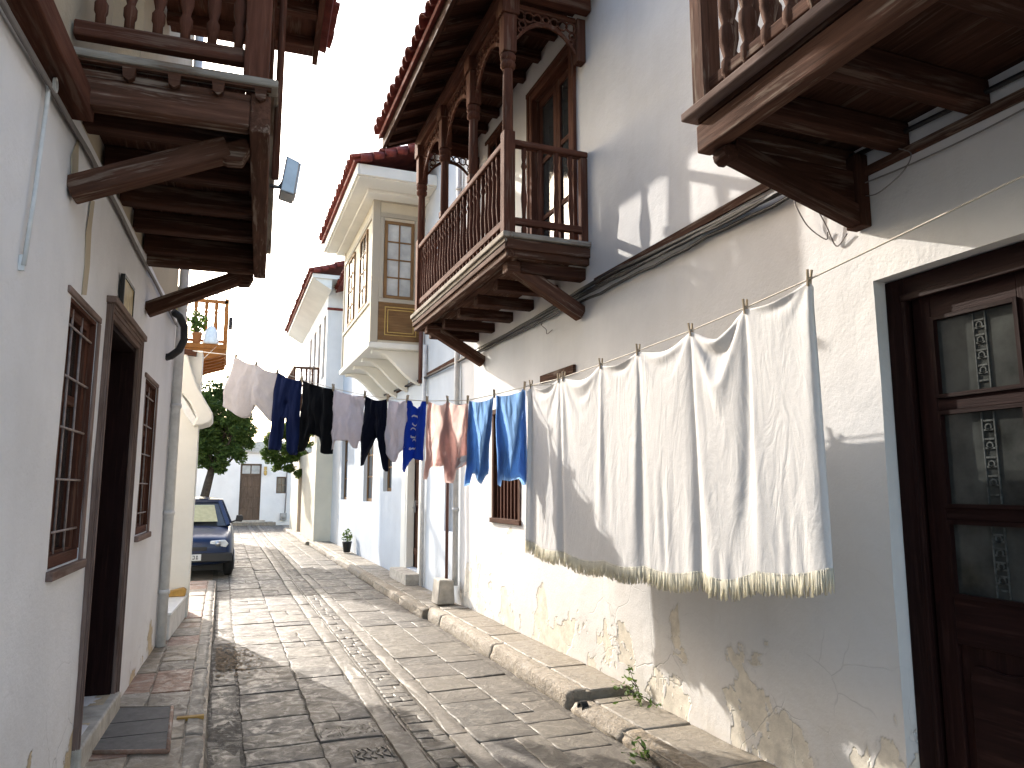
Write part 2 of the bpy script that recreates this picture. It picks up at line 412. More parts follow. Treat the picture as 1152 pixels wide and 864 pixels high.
def barrel_roof(mb, o, along, up, n, pitch, length, courses, r=None, seed=0):
    """half-round clay tiles: o = lower corner, along = unit eave vector, up = unit slope vector"""
    o = V(o); along = V(along); up = V(up); nrm = along.cross(up); 
    if nrm.z < 0: nrm = -nrm
    nrm.normalize(); r = r or pitch*.55
    rr = random.Random(seed)
    for i in range(n):
        for c in range(courses):
            L = length/courses; a = o + along*(pitch*(i+.5)) + up*(L*c - .03*rr.random()) + nrm*(.012*rr.random()+.01)
            vs = []; fs = []; k = 6
            for t, sc, lift in ((0, 1., .028), (L*1.12, .82, 0.)):
                for j in range(k+1):
                    an = math.pi*j/k
                    vs.append(a + up*t + along*(-math.cos(an)*r*sc) + nrm*(math.sin(an)*r*sc*.8+lift))
                for j in range(k+1):
                    an = math.pi*j/k
                    vs.append(a + up*t + along*(-math.cos(an)*(r*sc-.014)) + nrm*(math.sin(an)*(r*sc*.8-.014)+lift))
            m = 2*(k+1)
            for j in range(k):
                fs += [(j, j+1, m+j+1, m+j), (k+1+j, m+k+1+j, m+k+2+j, k+2+j), (j, k+1+j, k+2+j, j+1), (m+j, m+j+1, m+k+2+j, m+k+1+j)]
            fs += [(0, m, m+k+1, k+1), (k, 2*k+1, m+2*k+1, m+k)]
            mb.add(vs, fs, None, None, True)
    # bedding sheet under the tiles
    W = pitch*n
    a = o; b = o+along*W; c2 = b+up*length; d = a+up*length
    mb.add([a, b, c2, d, a-nrm*.03, b-nrm*.03, c2-nrm*.03, d-nrm*.03], [(0,1,2,3),(4,7,6,5),(0,4,5,1),(1,5,6,2),(2,6,7,3),(3,7,4,0)])
    return mb

def framed_panel(name_pane, parent, P, u0, u1, z0, z1, n, cols, rows_, mat_frame, mat_pane, fr=.05, bar=.022, d=.05, frame_name='window_frame', back=.02):
    """casement: frame + glazing bars as the frame mesh, panes as child mesh. P(u,z,d)"""
    mb = MB()
    def bx(a, b, c, e, t0, t1, ax):
        vs = [P(u, z, t) for t in (t0, t1) for z in (c, e) for u in (a, b)]
        gr = [((u, z, t) if ax == 0 else (z, u, t)) for t in (t0, t1) for z in (c, e) for u in (a, b)]
        mb.add(vs, [(0,2,3,1),(4,5,7,6),(0,1,5,4),(2,6,7,3),(0,4,6,2),(1,3,7,5)], gr)
    bx(u0, u0+fr, z0, z1, 0, d, 1); bx(u1-fr, u1, z0, z1, 0, d, 1)
    bx(u0+fr, u1-fr, z0, z0+fr, 0, d, 0); bx(u0+fr, u1-fr, z1-fr, z1, 0, d, 0)
    for i in range(1, cols):
        u = u0+fr+(u1-u0-2*fr)*i/cols; bx(u-bar/2, u+bar/2, z0+fr, z1-fr, .008, d-.006, 1)
    for j in range(1, rows_):
        z = z0+fr+(z1-z0-2*fr)*j/rows_
        for i in range(cols):
            ua = u0+fr+(u1-u0-2*fr)*i/cols+(bar/2 if i else 0); ub = u0+fr+(u1-u0-2*fr)*(i+1)/cols-(bar/2 if i < cols-1 else 0)
            bx(ua, ub, z-bar/2, z+bar/2, .009, d-.007, 0)
    f = mb.build(frame_name, mat_frame, parent)
    g = MB(); t0, t1 = d*.5, d*.5+.006; e = .003
    vs = [P(u, z, t) for t in (t0, t1) for z in (z0+fr-e, z1-fr+e) for u in (u0+fr-e, u1-fr+e)]
    g.add(vs, [(0,2,3,1),(4,5,7,6),(0,1,5,4),(2,6,7,3),(0,4,6,2),(1,3,7,5)])
    g.build(name_pane, mat_pane, f)
    return f
# ------------------------------------------------------------------ ground, street, pavements
mb = MB(); sheet(mb, [(-300,-300,-.06),(300,-300,-.06),(300,300,-.06),(-300,300,-.06)]); struct(mb, 'ground', 'earth')
# mortar bed of the street
mb = MB(); mb.grid(lambda u, v: (-.08+u*2.62, -3+v*38, -.004+.003*nz(u*7, v*40)), 14, 120, True, .5); struct(mb, 'street_bed', 'mortar')
mb = MB()   # forecourt by the parked car and the cross street, laid just below the bed
sheet(mb, [(-6,8.2,-.03),(-.05,8.2,-.03),(-.05,35.4,-.03),(-6,35.4,-.03)]); sheet(mb, [(2.52,30.5,-.03),(6,30.5,-.03),(6,35.4,-.03),(2.52,35.4,-.03)])
struct(mb, 'forecourt', 'earth')
def slab(mb, q, top, tint, inset=.008, jitter=.012, bot=-.03, rr=random):
    """one hand cut flagstone from four corners: worn rounded top, uneven outline"""
    pts = []
    for k in range(4):
        a = V(q[k]); b = V(q[(k+1) % 4]); n = max(2, int((b-a).length/.11))
        for i in range(n):
            p = a.lerp(b, i/n)
            if i: p += V(((rr.random()-.5)*jitter, (rr.random()-.5)*jitter, 0))
            pts.append(p)
    c = sum(pts, V((0,0,0)))/len(pts); n = len(pts); tilt = ((rr.random()-.5)*.012, (rr.random()-.5)*.012)
    def z(p, h): return h + tilt[0]*(p.x-c.x) + tilt[1]*(p.y-c.y)
    vs = [(p.x, p.y, bot) for p in pts]
    for ins, h in ((.0, top-.004), (inset*.6, top-.0005), (inset*2.2, top)):
        for p in pts:
            d = (c-p); L = d.length; e = p + d*(ins/max(L, .05)); vs.append((e.x, e.y, z(e, h+(rr.random()-.5)*.0025)))
    vs.append((c.x, c.y, z(c, top+.001)))
    fs = [(r*n+i, r*n+(i+1) % n, (r+1)*n+(i+1) % n, (r+1)*n+i) for r in range(3) for i in range(n)]
    fs += [(3*n+i, 3*n+(i+1) % n, 4*n) for i in range(n)]
    mb.add(vs, fs, None, tint, True)
def lane(mb, x0, x1, y0, y1, lmin, lmax, rr, gap=.012, split=.0, top=.012, far=1.):
    y = y0
    while y < y1:
        L = rr.uniform(lmin, lmax)*(1 if y < 16 else far); sk = (rr.random()-.5)*.07
        xs = [x0, x1]
        if rr.random() < split: xs = [x0, x0+(x1-x0)*rr.uniform(.4, .6), x1]
        for a, b in zip(xs, xs[1:]):
            jx = (rr.random()-.5)*.02
            q = [(a+gap/2, y+gap/2, 0), (b-gap/2+jx*.3, y+gap/2+sk*.4, 0), (b-gap/2+jx*.3, y+L-gap/2+sk*.4, 0), (a+gap/2, y+L-gap/2, 0)]
            slab(mb, q, top+(rr.random()-.5)*.010, rr.random(), rr=rr, jitter=(.02 if lmax < .8 else .005), inset=rr.uniform(.005, .010))
        y += L
rr = random.Random(3)
mb = MB()
lane(mb, .20, .66, -2, 34, .24, .60, rr, .008, .12, top=.008)
lane(mb, .66, 1.06, -2, 34, .22, .62, rr, .008, .2, top=.008)
lane(mb, 1.60, 2.02, -2, 34, .26, .66, rr, .008, .15, top=.008)
lane(mb, 2.02, 2.38, -2, 30, .22, .66, rr, .008, .15, top=.006)
lane(mb, .0, .19, -2, 34, .5, 1.6, rr, .010, top=.0)
struct(mb, 'street_flagstones', 'road')
mb = MB()
lane(mb, 1.07, 1.215, -2, 34, .9, 1.7, rr, .006, top=.014); lane(mb, 1.455, 1.585, -2, 34, .9, 1.7, rr, .006, top=.014)
lane(mb, 1.222, 1.238, -2, 34, 2, 3, rr, .002, top=.010)
struct(mb, 'street_bands', 'band')
# the strip of small carved and broken stones between the two pale bands
mb = MB(); y = -2.
while y < 30:
    L = rr.uniform(.09, .2)
    k = rr.random()
    if k < .4: xs = [1.25, 1.445]
    else: xs = [1.25, 1.25+.195*rr.uniform(.3, .7), 1.445]
    for a, b in zip(xs, xs[1:]):
        sk = (rr.random()-.5)*.06
        slab(mb, [(a+.003, y+.003, 0), (b-.003, y+.003+sk, 0), (b-.003, y+L-.003+sk, 0), (a+.003, y+L-.003, 0)], .007+(rr.random()-.5)*.006, rr.random(), .009, .02, rr=rr)
    y += L
struct(mb, 'street_cobble_strip', 'road')
# carved ornament stones set in the left lane: low worn ridges in a broken meander
mb = MB()
for cx, cy, w, l in ((.74, 5.22, .10, .22), (.92, 5.22, .18, .22), (.93, 4.74, .20, .22)):
    n = max(3, int(w/.035))     # worn curling ridges side by side
    for k in range(n):
        x = cx-w/2+w*(k+.5)/n; ph = rr.uniform(0, 3); a = rr.uniform(.010, .022)
        mb.tube([(x+a*math.sin(ph+q*.9), cy-l*.42+l*.84*q/9, .0085+.003*math.sin(q*1.3+ph)) for q in range(10)], .006, 5, tint=.4)
    for sx in (-1, 1): mb.tube([(cx+sx*(w/2+.012), cy-l*.46, .009), (cx+sx*(w/2+.012), cy+l*.46, .009)], .007, 5, tint=.4)
struct(mb, 'street_carved_stones', 'road')
# right pavement: three lengths with steps between them, kerb of rough stones
def pavement(name, x0, x1, y0, y1, z, mat, rr, lanes, kerb_x, kerbw=.13, kerbmat='kerb', side=1):
    mb = MB(); mb.box((x0, y0, -.02), (x1, y1, z-.012), tint=.5)
    for a, b in lanes: 
        y = y0
        while y < y1-.05:
            L = min(rr.uniform(.28, .75), y1-y); sk = (rr.random()-.5)*.05 if y+L < y1-.1 else 0
            slab(mb, [(a+.006, y+.006, 0), (b-.006, y+.006, 0), (b-.006, y+L-.006+sk, 0), (a+.006, y+L-.006, 0)], z+(rr.random()-.5)*.008, rr.random(), .01, .016, z-.04, rr)
            y += L
    struct(mb, name, mat)
    mb = MB(); y = y0
    while y < y1-.02:
        L = min(rr.uniform(.8, 1.9), y1-y)
        if y1-y-L < .15: L = y1-y
        n = max(3, int(L/.07)); prof = [(0, -.02), (-.012, .02), (.0, z*.5), (.004, z-.03), (.02, z-.004), (kerbw*.5, z+.004), (kerbw, z+.002)]
        vs = []; m = len(prof); off = rr.uniform(-.003, .003); tint = rr.random()
        for i in range(n+1):
            yy = y+.0015+(L-.003)*i/n; e = 1 if 0 < i < n else 0
            for a, h in prof:
                w = .018*nz(yy*6, h*14, a*9+x0) + .014*nz(yy*17, h*30, 3) + .012*nz(yy*1.3, 5, x0)
                vs.append((kerb_x + side*(a + off + w*(1 if a < kerbw*.4 else .1) + (0 if e else .003)), yy, h + .006*nz(yy*9, a*20)*(h > z-.01)))
        fs = [(i*m+j, i*m+j+1, (i+1)*m+j+1, (i+1)*m+j) for i in range(n) for j in range(m-1)] + [tuple(range(m)), tuple(range(n*m, n*m+m))[::-1]]
        mb.add(vs, fs, None, tint, [True]*(len(fs)-2)+[False]*2); y += L
    struct(mb, name+'_kerb', kerbmat)
pavement('pavement_near', 2.47, 3.0, -2, 5.08, .07, 'pave_pale', rr, [(2.60, 2.965)], 2.46)
pavement('pavement_middle', 2.49, 3.0, 5.14, 9.25, .125, 'pave_pale', rr, [(2.62, 2.965)], 2.46)
pavement('pavement_far', 2.41, 3.0, 9.28, 22.2, .105, 'pave_pale', rr, [(2.55, 2.965)], 2.40)
pavement('pavement_end', 2.33, 2.52, 22.2, 30.4, .10, 'pave_pale', rr, [(2.43, 2.52)], 2.30)
# left pavement, narrow, with a smooth kerb
pavement('pavement_left', -.8, -.02, -2, 13.4, .11, 'pave', rr, [(-.74, -.42), (-.42, -.14)], -.02, .11, 'band', -1)
pavement('doorstep_far', -1.0, 2.3, 34.9, 35.35, .14, 'pave_pale', rr, [(-.6, 2.2)], -.9)
# dead leaves and grit swept into the left gutter
mb = MB(); rr = random.Random(5)
for k in range(500):
    a = rr.gauss(0, .5); x = .03 + abs(rr.gauss(0, .16)); y = 7.72 + a*.62 - (x-.1)*.6
    s_ = rr.uniform(.006, .02); z = .010+rr.random()*.008*math.exp(-abs(a)*1.5); an = rr.random()*6.3; t = rr.uniform(-.6, .6)
    mb.add([(x+s_*math.cos(an+q*1.57), y+s_*1.5*math.sin(an+q*1.57), z+s_*.4*t*math.cos(q*1.57)) for q in range(4)], [(0,1,2,3)])
tag(solo(mb, 'leaf_litter', 'debris', None, None, (.1, 7.7, .01)), kind='stuff')
# ------------------------------------------------------------------ near right house with its carved balcony
RX = 2.97
HB = thing('plastered_house', 'tall white house with peeling plaster at its foot and a carved wooden tiled balcony', 'house', (RX, 4, 0))
PB = lambda u, z: (RX, u, z)
ops = [(1.25, 2.675, .16, 2.625, .15), (7.38, 8.28, 1.26, 2.50, .16), (5.98, 7.06, 3.72, 5.90, .14), (7.92, 8.52, 4.75, 6.02, .12)]
mb = wall_mesh(PB, (-1, 0, 0), -2.2, 9.52, -.02, 7.4, ops, .13, .007)
sheet(mb, [(RX, 9.52, 0), (RX+5, 9.52, 0), (RX+5, 9.52, 7.4), (RX, 9.52, 7.4)]); sheet(mb, [(RX, -2.2, 0), (RX+5, -2.2, 0), (RX+5, -2.2, 7.4), (RX, -2.2, 7.4)])
sheet(mb, [(RX+5, -2.2, 0), (RX+5, 9.52, 0), (RX+5, 9.52, 7.4), (RX+5, -2.2, 7.4)])
mb.build('wall', 'wall_near', HB, merge=True)
mb = MB(); barrel_roof(mb, (RX-.35, -2.4, 7.38), (0, 1, 0), V((1, 0, .35)).normalized(), 60, .2, 3.0, 4); mb.build('roof', 'tile', HB)
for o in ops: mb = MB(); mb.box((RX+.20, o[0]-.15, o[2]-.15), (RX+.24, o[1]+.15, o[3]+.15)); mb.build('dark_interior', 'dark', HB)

# --- street door, two leaves, glazed above and panelled below
xb = RX+.15
mb = MB()
for a, b in ((2.57, 2.675), (1.25, 1.335)): mb.box((xb-.075, a, .16), (xb+.03, b, 2.62))
mb.box((xb-.075, 1.335, 2.52), (xb+.03, 2.57, 2.62)); mb.box((xb-.085, 1.32, 2.50), (xb-.06, 2.585, 2.535))
for a in (2.555, 1.325): mb.box((xb-.088, a, .16), (xb-.06, a+.022, 2.5))
mb.build('door_frame', 'wood_deep', HB, .006)
mb = MB(); mb.box((RX-.06, 1.2, .08), (RX+.12, 2.70, .165)); mb.build('threshold', 'concrete', HB, .01)
def leaf(y0, y1, hand):
    """door leaf between y0 and y1: stiles, rails, three panes over a carved panel"""
    mb = MB(); t0, t1 = xb-.045, xb+.005; st = .095
    mb.box((t0, y0, .17), (t1, y0+st, 2.51)); mb.box((t0, y1-st, .17), (t1, y1, 2.51))
    for z, h in ((.17, .16), (.92, .20), (1.46, .055), (1.955, .06), (2.40, .11)): mb.box((t0+.002, y0+st, z), (t1-.002, y1-st, z+h))
    mb.box((t0+.02, y0+st, .33), (t1-.01, y1-st, .92))
    # raised field with a curved head
    w = y1-y0-2*st; pts = [(.05, .06), (w-.05, .06), (w-.05, .45)] + [(w/2+(w/2-.05)*math.cos(a), .45+.07*math.sin(a)+.02*math.sin(3*a)) for a in [math.pi*i/10 for i in range(1, 10)]] + [(.05, .45)]
    mb.prism(pts, (t0+.02, y0+st, .33), (0,1,0), (0,0,1), (-.018,0,0))
    d = mb.build('door', 'wood_deep', HB, .004)
    for z0, z1 in ((1.12, 1.46), (1.515, 1.955), (2.015, 2.40)):
        a, b = y0+st, y1-st
        m2 = MB()   # bead round the pane
        for p, q in (((a, z0), (a+.018, z1)), ((b-.018, z0), (b, z1)), ((a+.018, z0), (b-.018, z0+.018)), ((a+.018, z1-.018), (b-.018, z1))):
            m2.box((t0-.008, p[0], p[1]), (t0+.03, q[0], q[1]))
        m2.build('glazing_bead', 'wood_deep', d)
        m2 = MB(); m2.box((t0+.018, a, z0), (t0+.024, b, z1)); m2.build('pane', 'glass_milky', d)
        m2 = MB(); yc = (a+b)/2-.02    # leaded ornament: two white cames with small dark and clear pieces between
        for yy in (yc-.028, yc+.028): m2.box((t0+.012, yy-.003, z0+.022), (t0+.0175, yy+.003, z1-.022), tint=.2)
        n = 9
        for i in range(n):
            z = z0+.04+(z1-z0-.08)*(i+.5)/n; m2.box((t0+.012, yc-.022, z-.004), (t0+.0175, yc+.022, z+.004)); 
            if i % 2: m2.ring((t0+.012, yc, z+.012), .017, .006, (0,1,0), (0,0,1), (.005,0,0), 8)
        m2.build('leaded_strip', 'came', d)
    m2 = MB(); m2.box((t0-.006, (y0 if hand > 0 else y1-.07)+.012, 1.0), (t0+.001, (y0 if hand > 0 else y1-.07)+.058, 1.16)); m2.tube([(t0, (y0+.035 if hand > 0 else y1-.035), 1.1), (t0-.035, (y0+.035 if hand > 0 else y1-.035), 1.1), (t0-.04, (y0+.035 if hand > 0 else y1-.035)+.07*hand, 1.095)], .008, 8)
    m2.build('handle', 'metal', d)
leaf(1.951, 2.553, 1); leaf(1.342, 1.944, -1)
# --- low window with wooden bars behind the blue towels
mb = MB()
for a, b in ((7.38, 7.44), (8.22, 8.28)): mb.box((RX-.01, a, 1.26), (RX+.12, b, 2.5))
mb.box((RX-.03, 7.36, 1.215), (RX+.14, 8.30, 1.268)); mb.box((RX-.02, 7.30, 2.47), (RX+.12, 8.36, 2.53))
w = mb.build('window', 'wood', HB, .004)
mb = MB()
for i in range(7): mb.beam((RX+.04, 7.52+.108*i, 1.27), (RX+.04, 7.52+.108*i, 2.47), .03, .03, (1,0,0))
for z in (1.33, 1.70, 2.1): mb.box((RX+.055, 7.44, z), (RX+.085, 8.22, z+.03))
mb.build('grille', 'wood_red', w)
mb = MB(); mb.box((RX+.12, 7.4, 1.28), (RX+.13, 8.26, 2.48)); mb.build('pane', 'glass', w)
mb = MB(); mb.box((RX-.025, 6.03, 2.655), (RX+.05, 6.80, 2.735)); mb.build('lintel', 'wood', HB, .006)
# --- balcony doors and small upper window
P1 = lambda u, z, t: (RX+.11-t, u, z)
mb = MB()
for a, b in ((5.98, 6.06), (6.98, 7.06)): mb.box((RX-.03, a, 3.72), (RX+.13, b, 5.9))
mb.box((RX-.03, 6.06, 5.81), (RX+.13, 6.98, 5.9)); mb.box((RX-.045, 5.93, 5.89), (RX+.05, 7.11, 5.94))
for a in (5.935, 7.055): mb.box((RX-.04, a, 3.72), (RX+.02, a+.05, 5.89))
dd = mb.build('balcony_door_frame', 'wood_red', HB, .005)
for a, b in ((6.06, 6.515), (6.525, 6.98)): 
    framed_panel('pane', HB, P1, a, b, 3.74, 5.80, 1, 1, 3, 'wood_red', 'glass', .075, .05, .05, 'balcony_door')
framed_panel('pane', HB, P1, 7.92, 8.52, 4.75, 6.02, 1, 2, 3, 'wood_red', 'glass', .06, .03, .1, 'window')
mb = MB(); mb.box((RX-.02, 7.86, 4.70), (RX+.03, 8.58, 4.755)); mb.build('window_sill', 'wood_red', HB, .004)
mb = MB(); mb.box((RX-.015, 7.86, 6.015), (RX+.03, 8.58, 6.06)); mb.build('lintel', 'wood_red', HB, .004)

# --- the carved balcony (part: the deck; everything else on it is a sub-part)
BX, BY0, BY1 = 2.19, 5.72, 9.02     # outer edge, near end, far end
mb = MB()
for i in range(6):                  # floor boards along the street
    x = BX-.03+.135*i; mb.box((x, BY0+.02, 3.70), (x+.131, BY1-.02, 3.735), 1)
mb.box((BX-.02, BY0-.005, 3.58), (BX+.055, BY1, 3.715), 1); mb.box((BX+.055, BY0-.005, 3.585), (RX-.002, BY0+.06, 3.71), 0); mb.box((BX+.055, BY1-.06, 3.585), (RX-.002, BY1, 3.71), 0)
deck = mb.build('balcony', 'wood', HB, .006)
mb = MB()   # pale moulded lip
mb.box((BX-.065, BY0-.055, 3.74), (BX+.03, BY1+.03, 3.79), 1); mb.box((BX+.03, BY0-.055, 3.742), (RX-.003, BY0+.03, 3.788), 0)
mb.box((BX-.045, BY0-.035, 3.70), (BX-.0205, BY1+.02, 3.739), 1)
mb.build('moulded_lip', 'wood_lip', deck, .008)
mb = MB(); mb.box((BX-.04, BY0-.03, 3.640), (BX-.0205, BY1+.01, 3.69), 1); mb.box((BX-.0205, BY0-.03, 3.645), (RX-.003, BY0-.006, 3.735), 0); mb.build('fascia', 'wood', deck, .006)
for i in range(6):
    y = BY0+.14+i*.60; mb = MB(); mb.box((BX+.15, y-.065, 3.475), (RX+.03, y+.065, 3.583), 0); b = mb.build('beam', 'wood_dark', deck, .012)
for y in (5.88, 8.62):
    mb = MB(); mb.beam((BX+.10, y, 3.55), (RX-.002, y, 3.17), .115, .13, (0,0,1)); mb.box((BX+.03, y-.07, 3.48), (BX+.20, y+.07, 3.58), 0); mb.build('bracket', 'wood', deck, .012)
# balustrade
mb = MB(); mb.box((BX-.035, BY0, 4.60), (BX+.05, BY1-.1, 4.66), 1); mb.box((BX+.05, BY0-.01, 4.603), (RX-.002, BY0+.075, 4.658), 0); mb.box((BX+.05, BY1-.16, 4.603), (RX-.002, BY1-.09, 4.658), 0); mb.build('handrail', 'wood_red', deck, .012)
mb = MB(); mb.box((BX-.02, BY0+.05, 3.88), (BX+.035, BY1-.12, 3.945), 1); mb.box((BX+.05, BY0+.005, 3.883), (RX-.002, BY0+.06, 3.945), 0); mb.box((BX+.05, BY1-.15, 3.883), (RX-.002, BY1-.10, 3.945), 0); mb.build('bottom_rail', 'wood_red', deck, .006)
bal = baluster_mesh(.84, .026).build('baluster', 'wood_red', deck, off=V((0,0,0)))
pts = []
for a, b in ((5.80, 8.83),):
    n = 27
    pts += [(BX+.008, a+(b-a)*(i+.5)/n+.01, 3.78) for i in range(n)]
pts += [(BX+.05+.155*(i+.7), BY0+.032, 3.78) for i in range(4)] + [(BX+.05+.155*(i+.7), BY1-.125, 3.78) for i in range(4)]
row(bal, deck, [V(p)-V((RX, 4, 0)) for p in pts])
def post(x, y, z0, z1, s, w):
    mb = MB(); zb = 4.73; mb.box((x-w/2, y-w/2, z0), (x+w/2, y+w/2, zb), 2)
    n = 4; mb.tube([(x, y, zb), (x, y, z1-.62)], [w*.48, w*.44], 8)
    mb.lathe([(0, w*.44), (.03, w*.66), (.06, w*.66), (.08, w*.5), (.10, w*.68), (.14, w*.68), (.16, w*.46)], (x, y, z1-.66), 12)
    mb.box((x-w*.6, y-w*.6, z1-.50), (x+w*.6, y+w*.6, z1-.14), 2); mb.box((x-w*.8, y-w*.8, z1-.14), (x+w*.8, y+w*.8, z1), 2)
    return mb.build('post', 'wood_red', deck, .008)
PY_ = (5.76, 6.74, 7.79, 8.86)
for k, y in enumerate(PY_): post(BX+.01, y, 3.78 if k in (0, 3) else 4.658, 5.98, 1, .105)
for a, b in (((RX-.07, BY0, 3.79), (RX-.003, BY0+.07, 4.6)), ((RX-.09, BY0, 5.55), (RX-.003, BY0+.1, 5.98)), ((RX-.09, BY1-.18, 3.79), (RX-.003, BY1-.1, 5.98))):
    mb = MB(); mb.box(a, b, 2); mb.build('wall_post', 'wood_red', deck, .006)
# canopy: beam, rafters, boarded soffit, tiles
mb = MB(); mb.box((BX-.05, 5.55, 5.985), (BX+.07, 9.05, 6.16), 1); mb.box((BX+.07, 5.60, 5.99), (RX-.002, 5.70, 6.15), 0); mb.box((BX+.07, 8.88, 5.99), (RX-.002, 8.98, 6.15), 0); mb.build('canopy_beam', 'wood_red', deck, .01)
mb = MB(); mb.box((BX+.03, 5.35, 6.275), (RX-.002, 9.1, 6.30), 1); mb.beam((1.76, 7.225, 6.09), (BX+.03, 7.225, 6.29), 3.75, .025, (0,0,1)); mb.box((1.72, 5.34, 6.00), (1.76, 9.1, 6.13), 1)
for y in (5.35, 9.085): mb.box((BX+.03, y-.012, 6.165), (RX-.002, y+.012, 6.274), 0); mb.beam((1.76, y, 6.05), (BX+.03, y, 6.235), .024, .10, (0,0,1))
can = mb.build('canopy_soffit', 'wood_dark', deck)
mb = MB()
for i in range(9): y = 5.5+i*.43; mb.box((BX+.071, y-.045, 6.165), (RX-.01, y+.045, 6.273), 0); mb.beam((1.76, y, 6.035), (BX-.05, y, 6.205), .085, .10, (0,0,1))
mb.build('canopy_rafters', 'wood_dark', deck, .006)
mb = MB(); barrel_roof(mb, (1.66, 5.30, 6.145), (0, 1, 0), V((1.30, 0, .62)).normalized(), 19, .2, 1.40, 3, seed=4); mb.build('canopy_tiles', 'tile', deck)
# fretwork: flat arches of rings and scrolls hung between the posts
def fret(p, q, z, drop, nm=10):
    p = V(p); q = V(q); L = (q-p).length; u = (q-p).normalized(); d = u.cross(V((0,0,1)))*.022; mb = MB(); up = V((0,0,1))
    bot = lambda t: drop*(.36 + .64*(abs(2*t-1))**2.2)
    # lower arched band
    N = 22; poly = [(L*i/N, -bot(i/N)) for i in range(N+1)] + [(L*i/N, -bot(i/N)-.035-.012*math.cos(i*math.pi*1.0)) for i in range(N, -1, -1)]
    for i in range(N):
        mb.prism([(L*i/N, -bot(i/N)), (L*(i+1)/N, -bot((i+1)/N)), (L*(i+1)/N, -bot((i+1)/N)-.04), (L*i/N, -bot(i/N)-.04)], p+up*z-d/2, u, up, d)
    mb.prism([(0, -.045), (L, -.045), (L, 0), (0, 0)], p+up*z-d/2, u, up, d)
    x = .05
    while x < L-.03:
        t = x/L; h = bot(t)-.045
        k = 0; zz = -.05
        while h > .045:
            r = min(h*.5, .052 if (k % 2 == 0) else .04); mb.ring(p+up*(z+zz-r)+u*(x+(.02 if k % 2 else 0))-d*.35, r*1.05, .014, u, up, d*.7, 10); zz -= 2*r*.92; h -= 2*r*.92; k += 1
        x += .085
    mb.build('fretwork', 'wood_red', deck)
for a, b in zip(PY_, PY_[1:]): fret((BX+.01, a+.06, 0), (BX+.01, b-.06, 0), 5.99, .46)
fret((BX+.08, 5.76, 0), (RX-.09, 5.76, 0), 5.99, .34); fret((BX+.08, 8.86, 0), (RX-.09, 8.86, 0), 5.99, .34)

# --- second balcony, over the street door (only its far end shows)
QX, QY1, QY0 = 2.03, 2.80, -.6
mb = MB()
for i in range(7):
    x = QX+.01+.133*i; mb.box((x, QY0, 3.335), (x+.131, QY1-.02, 3.36), 1)
d2 = mb.build('balcony', 'wood_dark', HB)
mb = MB(); mb.box((QX+.01, QY0, 3.19), (QX+.09, QY1, 3.33), 1); mb.box((QX+.09, QY1-.08, 3.195), (RX-.003, QY1, 3.328), 0); mb.build('edge_beam', 'wood', d2, .01)
mb = MB(); mb.box((QX-.045, QY0, 3.362), (QX+.06, QY1+.045, 3.405), 1); mb.box((QX+.06, QY1-.04, 3.364), (RX-.003, QY1+.045, 3.403), 0); mb.build('moulded_lip', 'wood_grey', d2, .008)
mb = MB(); mb.box((RX-.03, QY0, 3.165), (RX-.003, QY1-.08, 3.212), 1); mb.build('wall_plate', 'wood', d2, .006)
for y in (.55, 1.05, 1.55, 2.05, 2.45):
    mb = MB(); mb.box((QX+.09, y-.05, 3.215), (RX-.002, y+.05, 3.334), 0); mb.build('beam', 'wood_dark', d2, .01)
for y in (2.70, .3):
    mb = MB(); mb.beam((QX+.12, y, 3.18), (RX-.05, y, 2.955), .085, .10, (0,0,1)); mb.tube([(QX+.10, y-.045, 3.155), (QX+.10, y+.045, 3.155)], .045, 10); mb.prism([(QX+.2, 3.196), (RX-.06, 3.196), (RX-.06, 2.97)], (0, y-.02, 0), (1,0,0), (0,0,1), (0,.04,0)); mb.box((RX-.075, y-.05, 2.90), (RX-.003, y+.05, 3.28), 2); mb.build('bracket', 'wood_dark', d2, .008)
mb = MB(); mb.box((QX-.005, QY1-.10, 3.405), (QX+.095, QY1-.0, 4.35), 2); mb.build('post', 'wood', d2, .008)
mb = MB(); mb.box((QX+.01, QY0, 4.26), (QX+.085, QY1-.1, 4.33), 1); mb.box((QX+.095, QY1-.085, 4.262), (RX-.003, QY1-.015, 4.33), 0); mb.build('handrail', 'wood', d2, .01)
mb = MB(); mb.box((QX+.02, QY0, 3.47), (QX+.075, QY1-.1, 3.53), 1); mb.box((QX+.095, QY1-.08, 3.472), (RX-.003, QY1-.02, 3.53), 0); mb.build('bottom_rail', 'wood', d2, .006)
bal = baluster_mesh(.86, .036, 1).build('baluster', 'wood', d2, off=V((0,0,0)))
row(bal, d2, [V((QX+.047, QY1-.22-.135*i, 3.405))-V((RX, 4, 0)) for i in range(14)] + [V((QX+.2+.14*i, QY1-.05, 3.405))-V((RX, 4, 0)) for i in range(5)])

